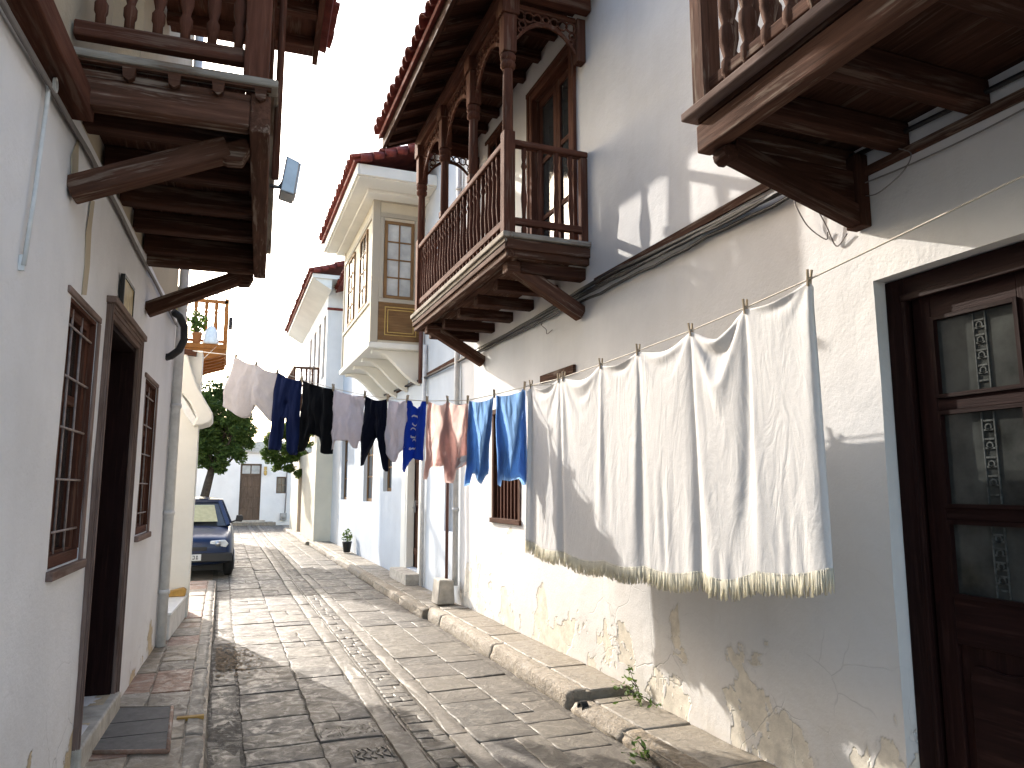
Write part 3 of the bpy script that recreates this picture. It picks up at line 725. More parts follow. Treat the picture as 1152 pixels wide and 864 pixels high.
# --- cables on this wall
def curve(P, n=6):
    P = [V(p) for p in P]; P = [P[0]*2-P[1]]+P+[P[-1]*2-P[-2]]; out = []
    for i in range(1, len(P)-2):
        for k in range(n):
            t = k/n; a, b, c, d = P[i-1:i+3]; out.append(.5*((2*b)+(c-a)*t+(2*a-5*b+4*c-d)*t*t+(3*b-a-3*c+d)*t**3))
    return out+[P[-2]]
def sagline(a, b, sag, n=14, jit=0., seed=0):
    a = V(a); b = V(b); out = []
    for i in range(n+1):
        t = i/n; p = a.lerp(b, t); p.z -= sag*4*t*(1-t); 
        if 0 < i < n: p += V((0, 0, jit*nz(i*1.7, seed)))
        out.append(p)
    return out
mb = MB()
mb.tube(sagline((RX-.035, -1, 3.24), (RX-.035, 2.7, 3.29), .02) , .012, 6)
mb.tube(sagline((RX-.035, 2.7, 3.29), (RX-.035, 5.4, 3.385), .0, 12, .012, 1) + sagline((RX-.035, 5.5, 3.385), (RX-.04, 9.0, 3.33), .01, 12, .012, 2) + sagline((RX-.04, 9.1, 3.33), (RX-.035, 14.6, 3.46), .02, 12, .012, 3), .020, 8)
mb.tube(sagline((RX-.05, 2.9, 3.31), (RX-.05, 9.3, 3.365), .02, 30, .02, 5), .014, 6)
mb.tube(sagline((RX-.03, 2.9, 3.26), (RX-.03, 9.3, 3.325), .015, 30, .02, 8), .012, 6)
mb.tube(sagline((RX-.06, 2.9, 3.285), (RX-.06, 6.5, 3.35), .01, 20, .03, 11), .009, 6)
solo(mb, 'wall_cable', 'black_cable', 'bundle of black cables running the length of the white and pale blue walls', 'cable', (RX-.03, 6, 3.3))
mb = MB(); mb.box((RX-.022, 3.0, 3.375), (RX-.002, 5.6, 3.43), 1); mb.build('cable_board', 'wood', HB)
mb = MB()
for k, (y, l) in enumerate(((3.15, .34), (3.02, .40), (6.72, .13))):
    mb.tube(curve([(RX-.03, y, 3.27), (RX-.05, y-.04, 3.27-l*.3), (RX-.03, y-.10, 3.27-l*.7), (RX-.012, y-.2+.06*k, 3.27-l), (RX-.015, y-.22, 3.27-l*.9)]), .004, 5)
mb.tube(curve([(RX-.03, 2.66, 3.06), (RX-.06, 2.55, 3.03), (RX-.05, 2.42, 3.08), (RX-.03, 2.38, 3.16), (RX-.03, 2.45, 3.22)]), .003, 5)
mb.tube(sagline((RX-.03, 2.8, 3.14), (RX-.03, 1.3, 3.18), .05), .004, 5)
solo(mb, 'loose_wire', 'grey_cable', 'thin loose wires curling down from the black cable bundle beside the near balcony bracket', 'wire', (RX-.03, 3, 3.2))
# ------------------------------------------------------------------ pale blue house with the bay window
CX = 2.985
HC = thing('bay_window_house', 'pale blue house with a beige overhanging bay window under a red tiled eave', 'house', (CX, 14, 0))
cops = [(11.80, 12.72, .28, 2.35, .22), (9.80, 10.36, 1.0, 2.0, .10), (13.95, 14.75, 1.55, 2.9, .14), (15.9, 17.0, 1.32, 2.9, .14), (19.4, 20.4, 1.32, 2.9, .14)]
mb = wall_mesh(lambda u, z: (CX, u, z), (-1, 0, 0), 9.52, 20.7, -.02, 7.1, cops, .2, .006, 4.)
sheet(mb, [(CX, 20.7, 0), (CX+5, 20.7, 0), (CX+5, 20.7, 7.1), (CX, 20.7, 7.1)]); sheet(mb, [(CX, 9.53, 0), (CX+5, 9.53, 0), (CX+5, 9.53, 7.1), (CX, 9.53, 7.1)]); sheet(mb, [(CX+5, 9.53, 0), (CX+5, 20.7, 0), (CX+5, 20.7, 7.1), (CX+5, 9.53, 7.1)])
mb.build('wall', 'wall_blue', HC, merge=True)
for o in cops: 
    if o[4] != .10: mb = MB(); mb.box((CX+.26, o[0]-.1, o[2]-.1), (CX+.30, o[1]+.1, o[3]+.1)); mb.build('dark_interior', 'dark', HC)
mb = MB(); mb.box((CX-.022, 9.75, 3.385), (CX-.002, 14.4, 3.44), 1); mb.build('cable_board', 'wood', HC)
mb = MB(); mb.box((CX+.098, 9.76, .97), (CX+.12, 10.4, 2.03)); mb.build('niche_back', 'wall_blue', HC)
mb = MB(); barrel_roof(mb, (CX-.3, 9.5, 7.08), (0, 1, 0), V((1, 0, .35)).normalized(), 50, .224, 3.0, 3); mb.build('roof', 'tile', HC)
# door: white surround, brown leaf, step
mb = MB(); mb.box((CX-.02, 12.72, .2), (CX+.05, 13.05, 2.42)); mb.box((CX-.02, 11.62, .2), (CX+.05, 11.80, 2.42)); mb.box((CX-.022, 11.80, 2.35), (CX+.05, 12.72, 2.45)); mb.build('door_surround', 'wall_ivory', HC, .01)
mb = MB()
for i in range(6): mb.box((CX+.14, 11.80+.1535*i, .28), (CX+.18, 11.80+.1535*i+.15, 2.35), 2)
for z in (.5, 1.3, 2.05): mb.box((CX+.115, 11.82, z), (CX+.142, 12.70, z+.1), 1)
d = mb.build('door', 'wood', HC, .004)
mb = MB(); mb.box((CX-.012, 12.62, .275), (CX+.112, 12.717, 2.347)); mb.build('bounce_lit_jamb', 'wall_ivory', HC, .004)  # ivory lining added on the far side; bounce light put into its pale colour
mb = MB(); mb.tube([(CX+.11, 12.55, 1.28), (CX+.07, 12.55, 1.28), (CX+.07, 12.47, 1.28)], .01, 6); mb.box((CX+.1, 12.5, 1.2), (CX+.116, 12.6, 1.4)); mb.build('handle', 'metal', d)
mb = MB(); mb.box((CX-.24, 11.66, .10), (CX+.22, 12.85, .27)); mb.build('doorstep', 'concrete', HC, .012)
P2 = lambda u, z, t: (CX+.13-t, u, z)
for a, b, c, d, e in cops[2:]:
    framed_panel('pane', HC, P2, a, b, c, d, 1, 2, 3, 'wood_mid', 'glass', .07, .03, .05, 'window')
# --- the bay
BF, B0, B1, BZ0, BZ1 = 2.12, 11.75, 14.85, 3.92, 6.42
mb = MB(); mb.box((BF, B0, BZ0), (CX+.02, B1, BZ1), 2)
bay = mb.build('bay_window', 'bay', HC, .01)
mb = MB(); mb.box((BF-.05, B0-.05, BZ0-.06), (CX, B1+.05, BZ0+.03), 1); mb.build('base_moulding', 'wall_ivory', bay, .012)
mb = MB()
for y in (B0, B1-.09): mb.box((BF-.022, y-(.022 if y == B0 else -.022), BZ0+.03), (BF+.10, y+.09, BZ1-.02), 2)
mb.box((BF+.1, B0-.021, 6.08), (CX, B0, 6.16), 0); mb.box((BF+.1, B0-.03, 6.34), (CX, B0, 6.42), 0); mb.box((BF+.1, B0-.024, 4.63), (CX, B0, 4.70), 0); mb.box((BF-.024, B0+.09, 4.63), (BF, B1-.09, 4.70), 1); mb.box((BF-.022, B0+.09, 6.08), (BF, B1-.09, 6.16), 1)
mb.box((2.80, B0-.022, 4.70), (2.86, B0, 6.08), 2); mb.box((2.22, B0-.022, 4.70), (2.29, B0, 6.08), 2)
mb.build('trim', 'bay_dark', bay, .006)
P3 = lambda u, z, t: (u, B0-t+.02, z)
framed_panel('pane', bay, P3, 2.30, 2.795, 4.70, 6.02, 1, 2, 4, 'wood_mid', 'curtain_glass', .05, .022, .05, 'window')
P4 = lambda u, z, t: (BF-t+.02, u, z)
for a, b in ((12.25, 12.95), (13.55, 14.25)): framed_panel('pane', bay, P4, a, b, 4.70, 6.02, 1, 2, 4, 'wood_mid', 'glass', .05, .022, .05, 'window')
mb = MB(); mb.box((BF+.1, B0-.012, 4.0), (CX, B0, 4.63), 0); pn = mb.build('wood_panel', 'wood_mid', bay)
mb = MB()
for k in (0, .045):
    x0, x1, z0, z1 = 2.33+k, 2.86-k, 4.08+k, 4.56-k; e = .014
    mb.box((x0, B0-.024, z0), (x1, B0-.012, z0+e), 0); mb.box((x0, B0-.024, z1-e), (x1, B0-.012, z1), 0); mb.box((x0, B0-.024, z0+e), (x0+e, B0-.012, z1-e), 2); mb.box((x1-e, B0-.024, z0+e), (x1, B0-.012, z1-e), 2)
mb.build('gold_moulding', 'gold', bay, .003)
for y in (11.85, 12.75, 13.65, 14.6):     # curved corbels
    mb = MB(); N = 10
    poly = [(0, 0), (.82, 0)] + [(.82-.82*(i/N), -.06-.50*((i/N)**1.4) + .05*math.sin(i/N*math.pi*2)) for i in range(N+1)]
    mb.prism([(-a, b) for a, b in poly], (CX-.003, y, BZ0-.06), (1,0,0), (0,0,1), (0,.14,0)); mb.build('corbel', 'wall_ivory', bay, .012)
mb = MB(); mb.box((1.74, 11.05, 6.42), (CX, 15.1, 6.50), 1); mb.box((1.70, 11.0, 6.44), (1.742, 15.15, 6.62), 1); mb.box((1.742, 11.0, 6.443), (CX, 11.05, 6.62), 0)
mb.box((1.95, 11.45, 6.36), (CX, 15.0, 6.42), 1); mb.build('eave', 'wall_ivory', bay, .01)
mb = MB(); barrel_roof(mb, (1.64, 10.96, 6.64), (0, 1, 0), V((1.35, 0, .5)).normalized(), 21, .2, 1.45, 3, seed=9); 
for i in range(7): x = 1.75+i*.185; mb.tube([(x, 10.93, 6.68+i*.068), (x+.16, 10.93, 6.68+i*.068+.02)], .06, 6)
mb.build('roof', 'tile', bay)
# pipes
mb = MB(); mb.tube([(CX-.05, 11.42, .12), (CX-.05, 11.42, 3.9)], .035, 8); solo(mb, 'drain_pipe', 'white_pipe', 'thin pale grey pipe standing on the pale blue wall beside the brown door', 'pipe', (CX-.05, 11.42, .12))
mb = MB(); mb.tube([(CX-.06, 9.60, .34), (CX-.06, 9.60, 7.0)], .04, 8)
for z in (1.3, 2.7, 4.2, 5.8): mb.tube([(CX-.06, 9.60, z), (CX-.06, 9.60, z+.05)], .05, 8)
solo(mb, 'drain_pipe', 'white_pipe', 'tall whitish downpipe where the white house meets the pale blue house', 'pipe', (CX-.06, 9.6, .34))
mb = MB(); mb.tube([(CX-.16, 9.66, .32), (CX-.16, 9.66, 2.6)], .022, 8); solo(mb, 'drain_pipe', 'brown_pipe', 'slim brown pipe rising from the small concrete block', 'pipe', (CX-.16, 9.66, .3))
mb = MB(); mb.prism([(-.12, 0), (.12, 0), (.10, .30), (-.09, .31)], (CX-.22, 9.45, .125), (1,0,0), (0,0,1), (0,.30,0)); solo(mb, 'concrete_block', 'concrete', 'small concrete block on the right pavement at the foot of the downpipe', 'block', (CX-.22, 9.6, .12), bevel=.015)
mb = MB(); mb.tube([(CX-.07, 11.62, 4.4), (CX-.07, 11.62, 3.3)], .035, 8); solo(mb, 'drain_pipe', 'brown_pipe', 'short red brown pipe hanging beside the near side of the bay window', 'pipe', (CX-.07, 11.62, 3.4))
# flower pot beside the far windows
t = thing('plant_pot', 'dark little plant pot on the pavement against the pale blue wall', 'pot', (2.8, 17.9, .125))
mb = MB(); mb.lathe([(0, .07), (.02, .08), (.22, .11), (.25, .12)], (2.8, 17.9, .125), 10); mb.build('pot', 'car_trim', t)
def leaves(mb, c, r, n, size, rr, flat=1., tilt=.9):
    for k in range(n):
        while True:
            d = V((rr.uniform(-1,1), rr.uniform(-1,1), rr.uniform(-1,1)))
            if d.length <= 1: break
        p = V(c) + V((d.x*r[0], d.y*r[1], d.z*r[2]))
        a = V((rr.gauss(0,1), rr.gauss(0,1), rr.gauss(0,.6))).normalized(); b = a.cross(V((rr.gauss(0,tilt), rr.gauss(0,tilt), 1))).normalized()
        s_ = size*rr.uniform(.6, 1.3); w = s_*.42
        n_ = a.cross(b)
        mb.add([p-a*s_*.5, p-a*s_*.1+b*w*.5+n_*w*.15, p+a*s_*.5-n_*w*.2, p-a*s_*.1-b*w*.5+n_*w*.15], [(0,1,2),(0,2,3)], None, max(0, min(1, rr.gauss(.45, .25))))
mb = MB(); leaves(mb, (2.8, 17.9, .5), (.12, .12, .16), 120, .09, random.Random(2)); mb.build('foliage', 'leaf', t)

# ------------------------------------------------------------------ third house on the right: white, overhanging upper floor
HD = thing('eaved_house', 'white house with a red edged eave and tall narrow windows beyond the bay window', 'house', (2.5, 24, 0))
dops = [(20.95, 21.5, 4.7, 6.5, .12), (22.1, 22.7, 4.7, 6.5, .12), (23.3, 23.9, 4.7, 6.5, .12), (24.5, 25.1, 4.7, 6.5, .12)]
mb = wall_mesh(lambda u, z: (2.5, u, z), (-1,0,0), 20.6, 28, 4.0, 7.25, dops, .4, .004, 2.)
sheet(mb, [(2.5,20.6,4),(7,20.6,4),(7,20.6,7.25),(2.5,20.6,7.25)]); sheet(mb, [(2.5,20.6,4),(7,20.6,4),(7,28,4),(2.5,28,4)]); sheet(mb, [(2.5,28,4),(7,28,4),(7,28,7.25),(2.5,28,7.25)]); sheet(mb, [(3.0,20.72,0),(3.0,28,0),(3.0,28,4),(3.0,20.72,4)])
mb.build('wall', 'wall_far', HD, merge=True)
P5 = lambda u, z, t: (2.5+.11-t, u, z)
for a, b, c, d, e in dops: framed_panel('pane', HD, P5, a, b, c, d, 1, 2, 3, 'wood_mid', 'glass', .08, .03, .06, 'window')
mb = MB(); mb.box((1.98, 19.9, 7.25), (7, 28.2, 7.36), 1); mb.prism([(0,0),(.5,0),(.5,-.3)], (2.0, 19.95, 7.25), (1,0,0), (0,0,1), (0, 8.2, 0)); mb.build('eave', 'wall_ivory', HD)
mb = MB(); mb.box((2.48, 20.575, 6.55), (3.0, 20.605, 6.62), 0); mb.build('red_band', 'tile', HD)
mb = MB(); barrel_roof(mb, (1.92, 19.85, 7.38), (0,1,0), V((1.4,0,.5)).normalized(), 42, .2, 2.2, 3, seed=11)
for i in range(8): x = 2.0+i*.2; mb.tube([(x, 19.83, 7.42+i*.07), (x+.18, 19.83, 7.44+i*.07)], .06, 6)
mb.build('roof', 'tile', HD)
mb = MB(); mb.box((1.75, 22.2, 4.25), (2.5, 26.2, 4.36), 1); db = mb.build('balcony', 'wood', HD)
mb = MB(); mb.box((1.77, 22.2, 5.1), (1.83, 26.2, 5.17), 1); mb.box((1.83, 22.22, 5.102), (2.5, 22.28, 5.168), 0); mb.box((1.83, 26.1, 5.102), (2.5, 26.16, 5.168), 0)
for y in (22.2, 24.2, 26.1): mb.box((1.77, y, 4.36), (1.84, y+.07, 5.1), 2)
mb.build('handrail', 'wood', db)
bal = baluster_mesh(.75, .035).build('baluster', 'wood', db, off=V((0,0,0)))
row(bal, db, [V((1.8, 22.4+.28*i, 4.36))-V((2.5, 24, 0)) for i in range(14)] + [V((1.98+.17*i, 22.25, 4.36))-V((2.5, 24, 0)) for i in range(4)])
# ------------------------------------------------------------------ low cream wall with a brown gate below it
EW = thing('garden_wall', 'low cream garden wall with a tall brown door, past the pale blue house', 'wall', (2.52, 26, 0))
eops = [(26.2, 27.5, .1, 2.3, .16)]
mb = wall_mesh(lambda u, z: (2.52, u, z), (-1,0,0), 22.3, 30.5, 0, 2.72, eops, .4, .006, 7.)
sheet(mb, [(2.52,22.3,0),(3.0,22.3,0),(3.0,22.3,2.72),(2.52,22.3,2.72)]); sheet(mb, [(2.52,22.3,2.72),(3.0,22.3,2.72),(3.0,30.5,2.72),(2.52,30.5,2.72)]); sheet(mb, [(3.0,28.1,0),(3.0,30.5,0),(3.0,30.5,2.72),(3.0,28.1,2.72)]); sheet(mb, [(2.52,30.5,0),(3.0,30.5,0),(3.0,30.5,2.72),(2.52,30.5,2.72)])
mb.build('wall', 'wall_cream', EW, merge=True)
mb = MB(); mb.box((2.64, 26.2, .1), (2.69, 27.5, 2.3), 2); mb.box((2.60, 26.85, .1), (2.64, 26.9, 2.3), 2); mb.box((2.60, 26.2, 1.2), (2.641, 26.85, 1.3), 1); mb.build('door', 'wood_orange', EW)
mb = MB(); mb.prism([(0,0),(.44,0),(.44,.55),(.36,.78),(.22,.86),(.08,.78),(0,.55)], (2.53, 22.35, 2.72), (1,0,0), (0,0,1), (0,.5,0)); mb.build('pier', 'wall_cream', EW, .02)
# ------------------------------------------------------------------ house closing the end of the street
HF = thing('end_house', 'plain low white house with a brown door closing the far end of the street', 'house', (1, 35.6, 0))
fops = [(.72, 1.62, .1, 2.72, .2), (2.28, 2.75, 1.4, 2.15, .12)]
mb = wall_mesh(lambda u, z: (u, 35.4, z), (0,-1,0), -9, 6, -.02, 3.25, fops, .5, .006, 1.)
sheet(mb, [(-9,35.4,3.25),(6,35.4,3.25),(6,41,3.25),(-9,41,3.25)]); sheet(mb, [(-9,35.4,0),(-9,41,0),(-9,41,3.25),(-9,35.4,3.25)]); sheet(mb, [(6,35.4,0),(6,41,0),(6,41,3.25),(6,35.4,3.25)])
mb.build('wall', 'wall_far', HF, merge=True)
mb = MB(); mb.box((-9.1, 35.3, 3.2), (6.1, 35.42, 3.28), 0); mb.build('coping', 'concrete', HF)
mb = MB(); mb.box((.72, 35.5, .1), (1.62, 35.55, 2.72), 2)
for i in range(3): 
    for j in range(4): x = .80+.26*i; z = .3+.47*j; mb.box((x, 35.485, z), (x+.21, 35.50, z+.40), 2)
d = mb.build('door', 'wood_far', HF, .006)
mb = MB(); mb.box((.8, 35.48, 2.28), (1.54, 35.50, 2.64)); mb.build('fanlight', 'curtain_glass', d)
mb = MB(); mb.box((.74, 35.47, 2.2), (1.60, 35.51, 2.27)); mb.box((1.14, 35.475, 2.27), (1.19, 35.51, 2.66)); mb.build('transom', 'wood_far', d)
P6 = lambda u, z, t: (u, 35.51-t, z)
framed_panel('pane', HF, P6, 2.28, 2.75, 1.4, 2.15, -1, 2, 2, 'wood_far', 'glass', .05, .025, .05, 'window')
mb = MB(); mb.box((.5, 35.1, .1), (1.85, 35.4, .22)); mb.build('doorstep', 'concrete', HF)
mb = MB(); mb.box((1.72, 35.3, 2.45), (1.84, 35.4, 2.6)); mb.lathe([(0,.03),(.05,.07),(.2,.07),(.24,.02)], (1.78, 35.28, 2.2), 8); mb.build('wall_lamp', 'gold', HF)
t = thing('gas_meter', 'small grey gas meter and pipe low on the end house wall', 'meter', (2.62, 35.3, .15))
mb = MB(); mb.box((2.5, 35.24, .2), (2.78, 35.39, .52)); mb.lathe([(0,.09),(.05,.09)], (2.64, 35.24, .36), 12, (0,-1,0)); mb.build('meter_box', 'metal', t, .01)
mb = MB(); mb.tube([(2.7, 35.33, .5), (2.72, 35.34, 1.2), (2.72, 35.34, 3.1)], .025, 6); mb.build('pipe', 'grey_cable', t)
HG = thing('tiled_house', 'small house with a grey brown tiled roof behind the end house', 'house', (2, 42.5, 0))
mb = MB(); mb.box((-1.0, 42, 0), (6, 47, 3.6)); mb.build('wall', 'wall_far', HG)
mb = MB(); mb.prism([(-1.3,3.6),(2.5,4.25),(6.3,3.6)], (0, 41.7, 0), (1,0,0), (0,0,1), (0,5.6,0)); mb.build('roof', 'concrete', HG)
# ------------------------------------------------------------------ left house (built in its own frame: x out of the wall, y along it)
LA = -math.atan(.045)
HL = thing('whitewashed_house', 'smooth white house on the left with barred windows, maroon doorway and dark balcony', 'house', (-.885, 0, 0), rot=LA, local=True)
lops = [(3.90, 4.50, 1.24, 2.50, .14), (4.75, 5.825, .24, 2.60, .30), (6.36, 6.98, 1.25, 2.46, .14)]
mb = wall_mesh(lambda u, z: (0, u, z), (1,0,0), -1.5, 8.15, -.02, 3.32, lops, .13, .005, 3.)
sheet(mb, [(0,8.15,0),(-4,8.15,0),(-4,8.15,3.32),(0,8.15,3.32)]); sheet(mb, [(0,-1.5,0),(-4,-1.5,0),(-4,-1.5,3.32),(0,-1.5,3.32)])
mb.build('wall', 'wall_left', HL, merge=True)
mb = wall_mesh(lambda u, z: (-.012, u, z), (1,0,0), -1.5, 8.15, 3.32, 7.4, [(4.3, 5.2, 3.6, 5.5, .12)], .14, .016, 3.)
sheet(mb, [(-.012,8.15,3.32),(-4,8.15,3.32),(-4,8.15,7.4),(-.012,8.15,7.4)]); sheet(mb, [(-.012,-1.5,3.32),(-4,-1.5,3.32),(-4,-1.5,7.4),(-.012,-1.5,7.4)]); sheet(mb, [(-4,-1.5,0),(-4,8.15,0),(-4,8.15,7.4),(-4,-1.5,7.4)])
mb.build('upper_wall', 'wall_tan', HL, merge=True)
mb = MB(); barrel_roof(mb, (.35, -1.6, 7.38), (0,1,0), V((-1,0,.35)).normalized(), 49, .2, 3., 3); mb.build('roof', 'tile', HL)
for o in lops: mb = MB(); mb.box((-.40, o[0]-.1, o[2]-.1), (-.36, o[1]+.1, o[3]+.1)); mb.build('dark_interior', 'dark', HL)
# worn edge of an old render patch above the window (a real patch, a few mm proud)
mb = MB()
for poly, o in (([(0,0),(.09,.02),(.11,.18),(.08,.36),(.10,.52),(.02,.50),(-.02,.3),(.01,.16)], (.004, 4.08, 2.55)), ([(0,0),(.10,.05),(.05,.25),(-.04,.12)], (.004, 3.72, 2.98))):
    mb = MB(); mb.prism([(a, b) for a, b in poly], o, (0,1,0), (0,0,1), (.004,0,0)); mb.build('bare_patch', 'wall_tan', HL)
def frame_boxes(mb, u0, u1, z0, z1, w, x0, x1, sill=True, top=True):
    mb.box((x0, u0, z0), (x1, u0+w, z1), 2); mb.box((x0, u1-w, z0), (x1, u1, z1), 2)
    if top: mb.box((x0, u0+w, z1-w), (x1+.001, u1-w, z1), 1)
    if sill: mb.box((x0, u0+w, z0), (x1+.001, u1-w, z0+w), 1)
def barred_window(u0, u1, z0, z1):
    mb = MB(); frame_boxes(mb, u0, u1, z0, z1, .07, -.10, -.03); mb.box((-.10, u0-.0, z0), (-.005, u1, z0+.055), 1); mb.box((-.095, (u0+u1)/2-.03, z0+.07), (-.05, (u0+u1)/2+.03, z1-.07), 2); mb.box((-.094, u0+.07, z0+.78), (-.052, u1-.07, z0+.83), 1)
    w = mb.build('window', 'wood_red', HL, .005)
    mb = MB(); mb.box((-.085, u0+.06, z0+.06), (-.078, u1-.06, z1-.06)); mb.build('pane', 'glass', w)
    mb = MB(); n = 5
    for i in range(n): z = z0+.16+(z1-z0-.28)*i/(n-1); mb.tube([(-.018, u0, z), (-.018, u1, z)], .006, 6)
    for i in range(2): u = u0+(u1-u0)*(i+1)/3; mb.tube([(-.030, u, z0+.05), (-.030, u, z1)], .006, 6)
    mb.build('iron_bars', 'iron', w)
barred_window(3.90, 4.50, 1.24, 2.50); barred_window(6.36, 6.98, 1.25, 2.46)
for o in (lops[0], lops[2]): 
    mb = MB(); mb.box((-.003, o[0]-.07, o[3]), (.014, o[1]+.05, o[3]+.035), 1); mb.box((-.003, o[1], o[2]-.03), (.012, o[1]+.055, o[3]), 2); mb.box((-.003, o[0]-.02, o[2]-.05), (.03, o[1]+.06, o[2]-.005), 1)
    mb.build('window_surround', 'wood_grey', HL, .006)
    mb = MB(); mb.box((-.10, o[0]+.001, o[2]+.056), (-.002, o[0]+.022, o[3]-.002), 2); mb.box((-.10, o[1]-.022, o[2]+.056), (-.002, o[1]-.001, o[3]-.002), 2); mb.box((-.10, o[0]+.022, o[3]-.022), (-.0025, o[1]-.022, o[3]-.0025), 1); mb.build('window_lining', 'wood_red', HL)
# doorway: moulded worn frame, deep jambs, dark leaf
mb = MB()
for x0, x1, w, k in ((-.003, .022, .07, 0), (.022, .032, .04, 0), (.032, .040, .018, 0)):
    frame_boxes(mb, 4.70-.0, 5.88, .13, 2.66, w, x0, x1, False)
mb.box((-.003, 4.68, 2.66), (.055, 5.90, 2.70), 1); mb.build('door_frame', 'wood_grey', HL, .006)
mb = MB(); mb.box((-.30, 4.751, .24), (-.004, 4.785, 2.599), 2); mb.box((-.30, 5.79, .24), (-.004, 5.824, 2.599), 2); mb.box((-.30, 4.785, 2.56), (-.005, 5.79, 2.599), 1); mb.build('door_lining', 'wood_deep', HL)
mb = MB(); mb.box((-.30, 4.785, .25), (-.255, 5.79, 2.56), 2)
for u in (4.84, 5.30): 
    for z, h in ((.35, .6), (1.05, .6), (1.75, .65)): mb.box((-.256, u+.08, z), (-.243, u+.36, z+h), 2)
d = mb.build('door', 'wood_deep', HL, .004)
mb = MB(); mb.tube([(-.25, 4.93, 1.2), (-.20, 4.93, 1.2)], .02, 8); mb.build('handle', 'brass', d)
mb = MB(); mb.box((-.3, 4.70, .06), (.05, 5.88, .24)); mb.build('threshold', 'concrete', HL, .012)
# maroon beam along the wall up to the balcony
mb = MB(); mb.box((-.005, -1.4, 3.23), (.10, 3.60, 3.35), 1); mb.build('wall_beam', 'wood_red', HL, .006)
# --- balcony
W, U0, U1 = .85, 3.50, 6.06
mb = MB()
for i in range(8): mb.box((.0+.105*i, U0+.03, 3.44), (.103+.105*i, U1-.03, 3.465), 1)
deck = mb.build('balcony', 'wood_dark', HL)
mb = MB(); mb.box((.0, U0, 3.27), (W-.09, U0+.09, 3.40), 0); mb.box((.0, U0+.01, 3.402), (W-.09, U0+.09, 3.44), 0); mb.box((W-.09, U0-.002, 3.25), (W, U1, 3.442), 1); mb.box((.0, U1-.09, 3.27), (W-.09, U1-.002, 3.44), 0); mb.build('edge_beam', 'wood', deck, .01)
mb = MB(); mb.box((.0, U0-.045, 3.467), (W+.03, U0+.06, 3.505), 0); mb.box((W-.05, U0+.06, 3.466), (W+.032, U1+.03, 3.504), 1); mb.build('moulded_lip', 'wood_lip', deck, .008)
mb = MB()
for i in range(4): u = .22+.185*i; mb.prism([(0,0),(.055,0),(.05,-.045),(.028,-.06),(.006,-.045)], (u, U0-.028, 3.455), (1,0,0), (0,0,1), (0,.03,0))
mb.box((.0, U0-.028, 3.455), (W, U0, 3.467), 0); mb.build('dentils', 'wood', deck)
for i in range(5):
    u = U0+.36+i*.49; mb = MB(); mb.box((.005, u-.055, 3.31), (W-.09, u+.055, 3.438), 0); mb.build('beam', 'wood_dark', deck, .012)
for u, hz in ((3.72, 0), (6.12, .02)):
    mb = MB(); mb.beam((-.0, u, 2.945), (.66, u, 3.245+hz), .11, .105, (0,0,1)); mb.prism([(0,0),(.12,.055),(.13,-.01),(.10,-.075),(.03,-.08),(-.02,-.06)], (.63, u-.05, 3.25+hz), (1,0,0), (0,0,1), (0,.10,0)); mb.build('bracket', 'wood', deck, .01)
mb = MB(); mb.box((W-.13, U0+.01, 3.505), (W-.015, U0+.125, 4.75), 2); mb.build('post', 'wood_red', deck, .008)
mb = MB(); mb.box((W-.11, U1-.10, 3.505), (W-.015, U1, 4.75), 2); mb.build('post', 'wood_red', deck, .008)
mb = MB(); mb.box((.0, U0+.04, 3.61), (W-.13, U0+.10, 3.685), 0); mb.box((W-.10, U0+.125, 3.61), (W-.045, U1-.1, 3.68), 1); mb.box((.0, U1-.08, 3.61), (W-.11, U1-.02, 3.685), 0); mb.build('bottom_rail', 'wood_red', deck, .008)
mb = MB(); mb.box((.0, U0+.035, 4.36), (W-.13, U0+.105, 4.43), 0); mb.box((W-.105, U0+.125, 4.36), (W-.04, U1-.1, 4.43), 1); mb.box((.0, U1-.085, 4.36), (W-.11, U1-.015, 4.43), 0); mb.build('handrail', 'wood_red', deck, .008)
bal = baluster_mesh(.68, .028, 1).build('baluster', 'wood_red', deck, off=V((0,0,0)))
row(bal, deck, [V((.10+.118*i, U0+.07, 3.683)) for i in range(6)] + [V((W-.072, U0+.25+.16*i, 3.678)) for i in range(14)] + [V((.10+.118*i, U1-.05, 3.683)) for i in range(6)])
mb = MB(); mb.box((.0, U0-.25, 5.42), (W+.34, U1+.34, 5.46), 1); mb.box((W+.30, U0-.27, 5.35), (W+.345, U1+.35, 5.50), 1)
for i in range(7): u = U0-.1+.45*i; mb.box((0, u, 5.33), (W+.29, u+.07, 5.419), 0)
mb.box((W-.09, U0, 4.75), (W-.02, U1, 4.83), 1); mb.box((W-.10, U0+.0, 5.25), (W-.01, U1, 5.329), 1)
for u in (U0+.01, U1-.10): mb.box((W-.12, u, 4.83), (W-.015, u+.1, 5.25), 2)
mb.build('canopy', 'wood_red', deck)
mb = MB(); barrel_roof(mb, (W+.42, U0-.3, 5.50), (0,1,0), V((-1.3,0,.4)).normalized(), 16, .2, 1.3, 3, seed=6); mb.build('canopy_tiles', 'tile', deck)
mb = MB(); mb.tube([(W+.035, U0+.16, 3.1), (W+.035, U0+.16, 5.3)], .018, 8); mb.build('corner_pipe', 'wood_red', deck)
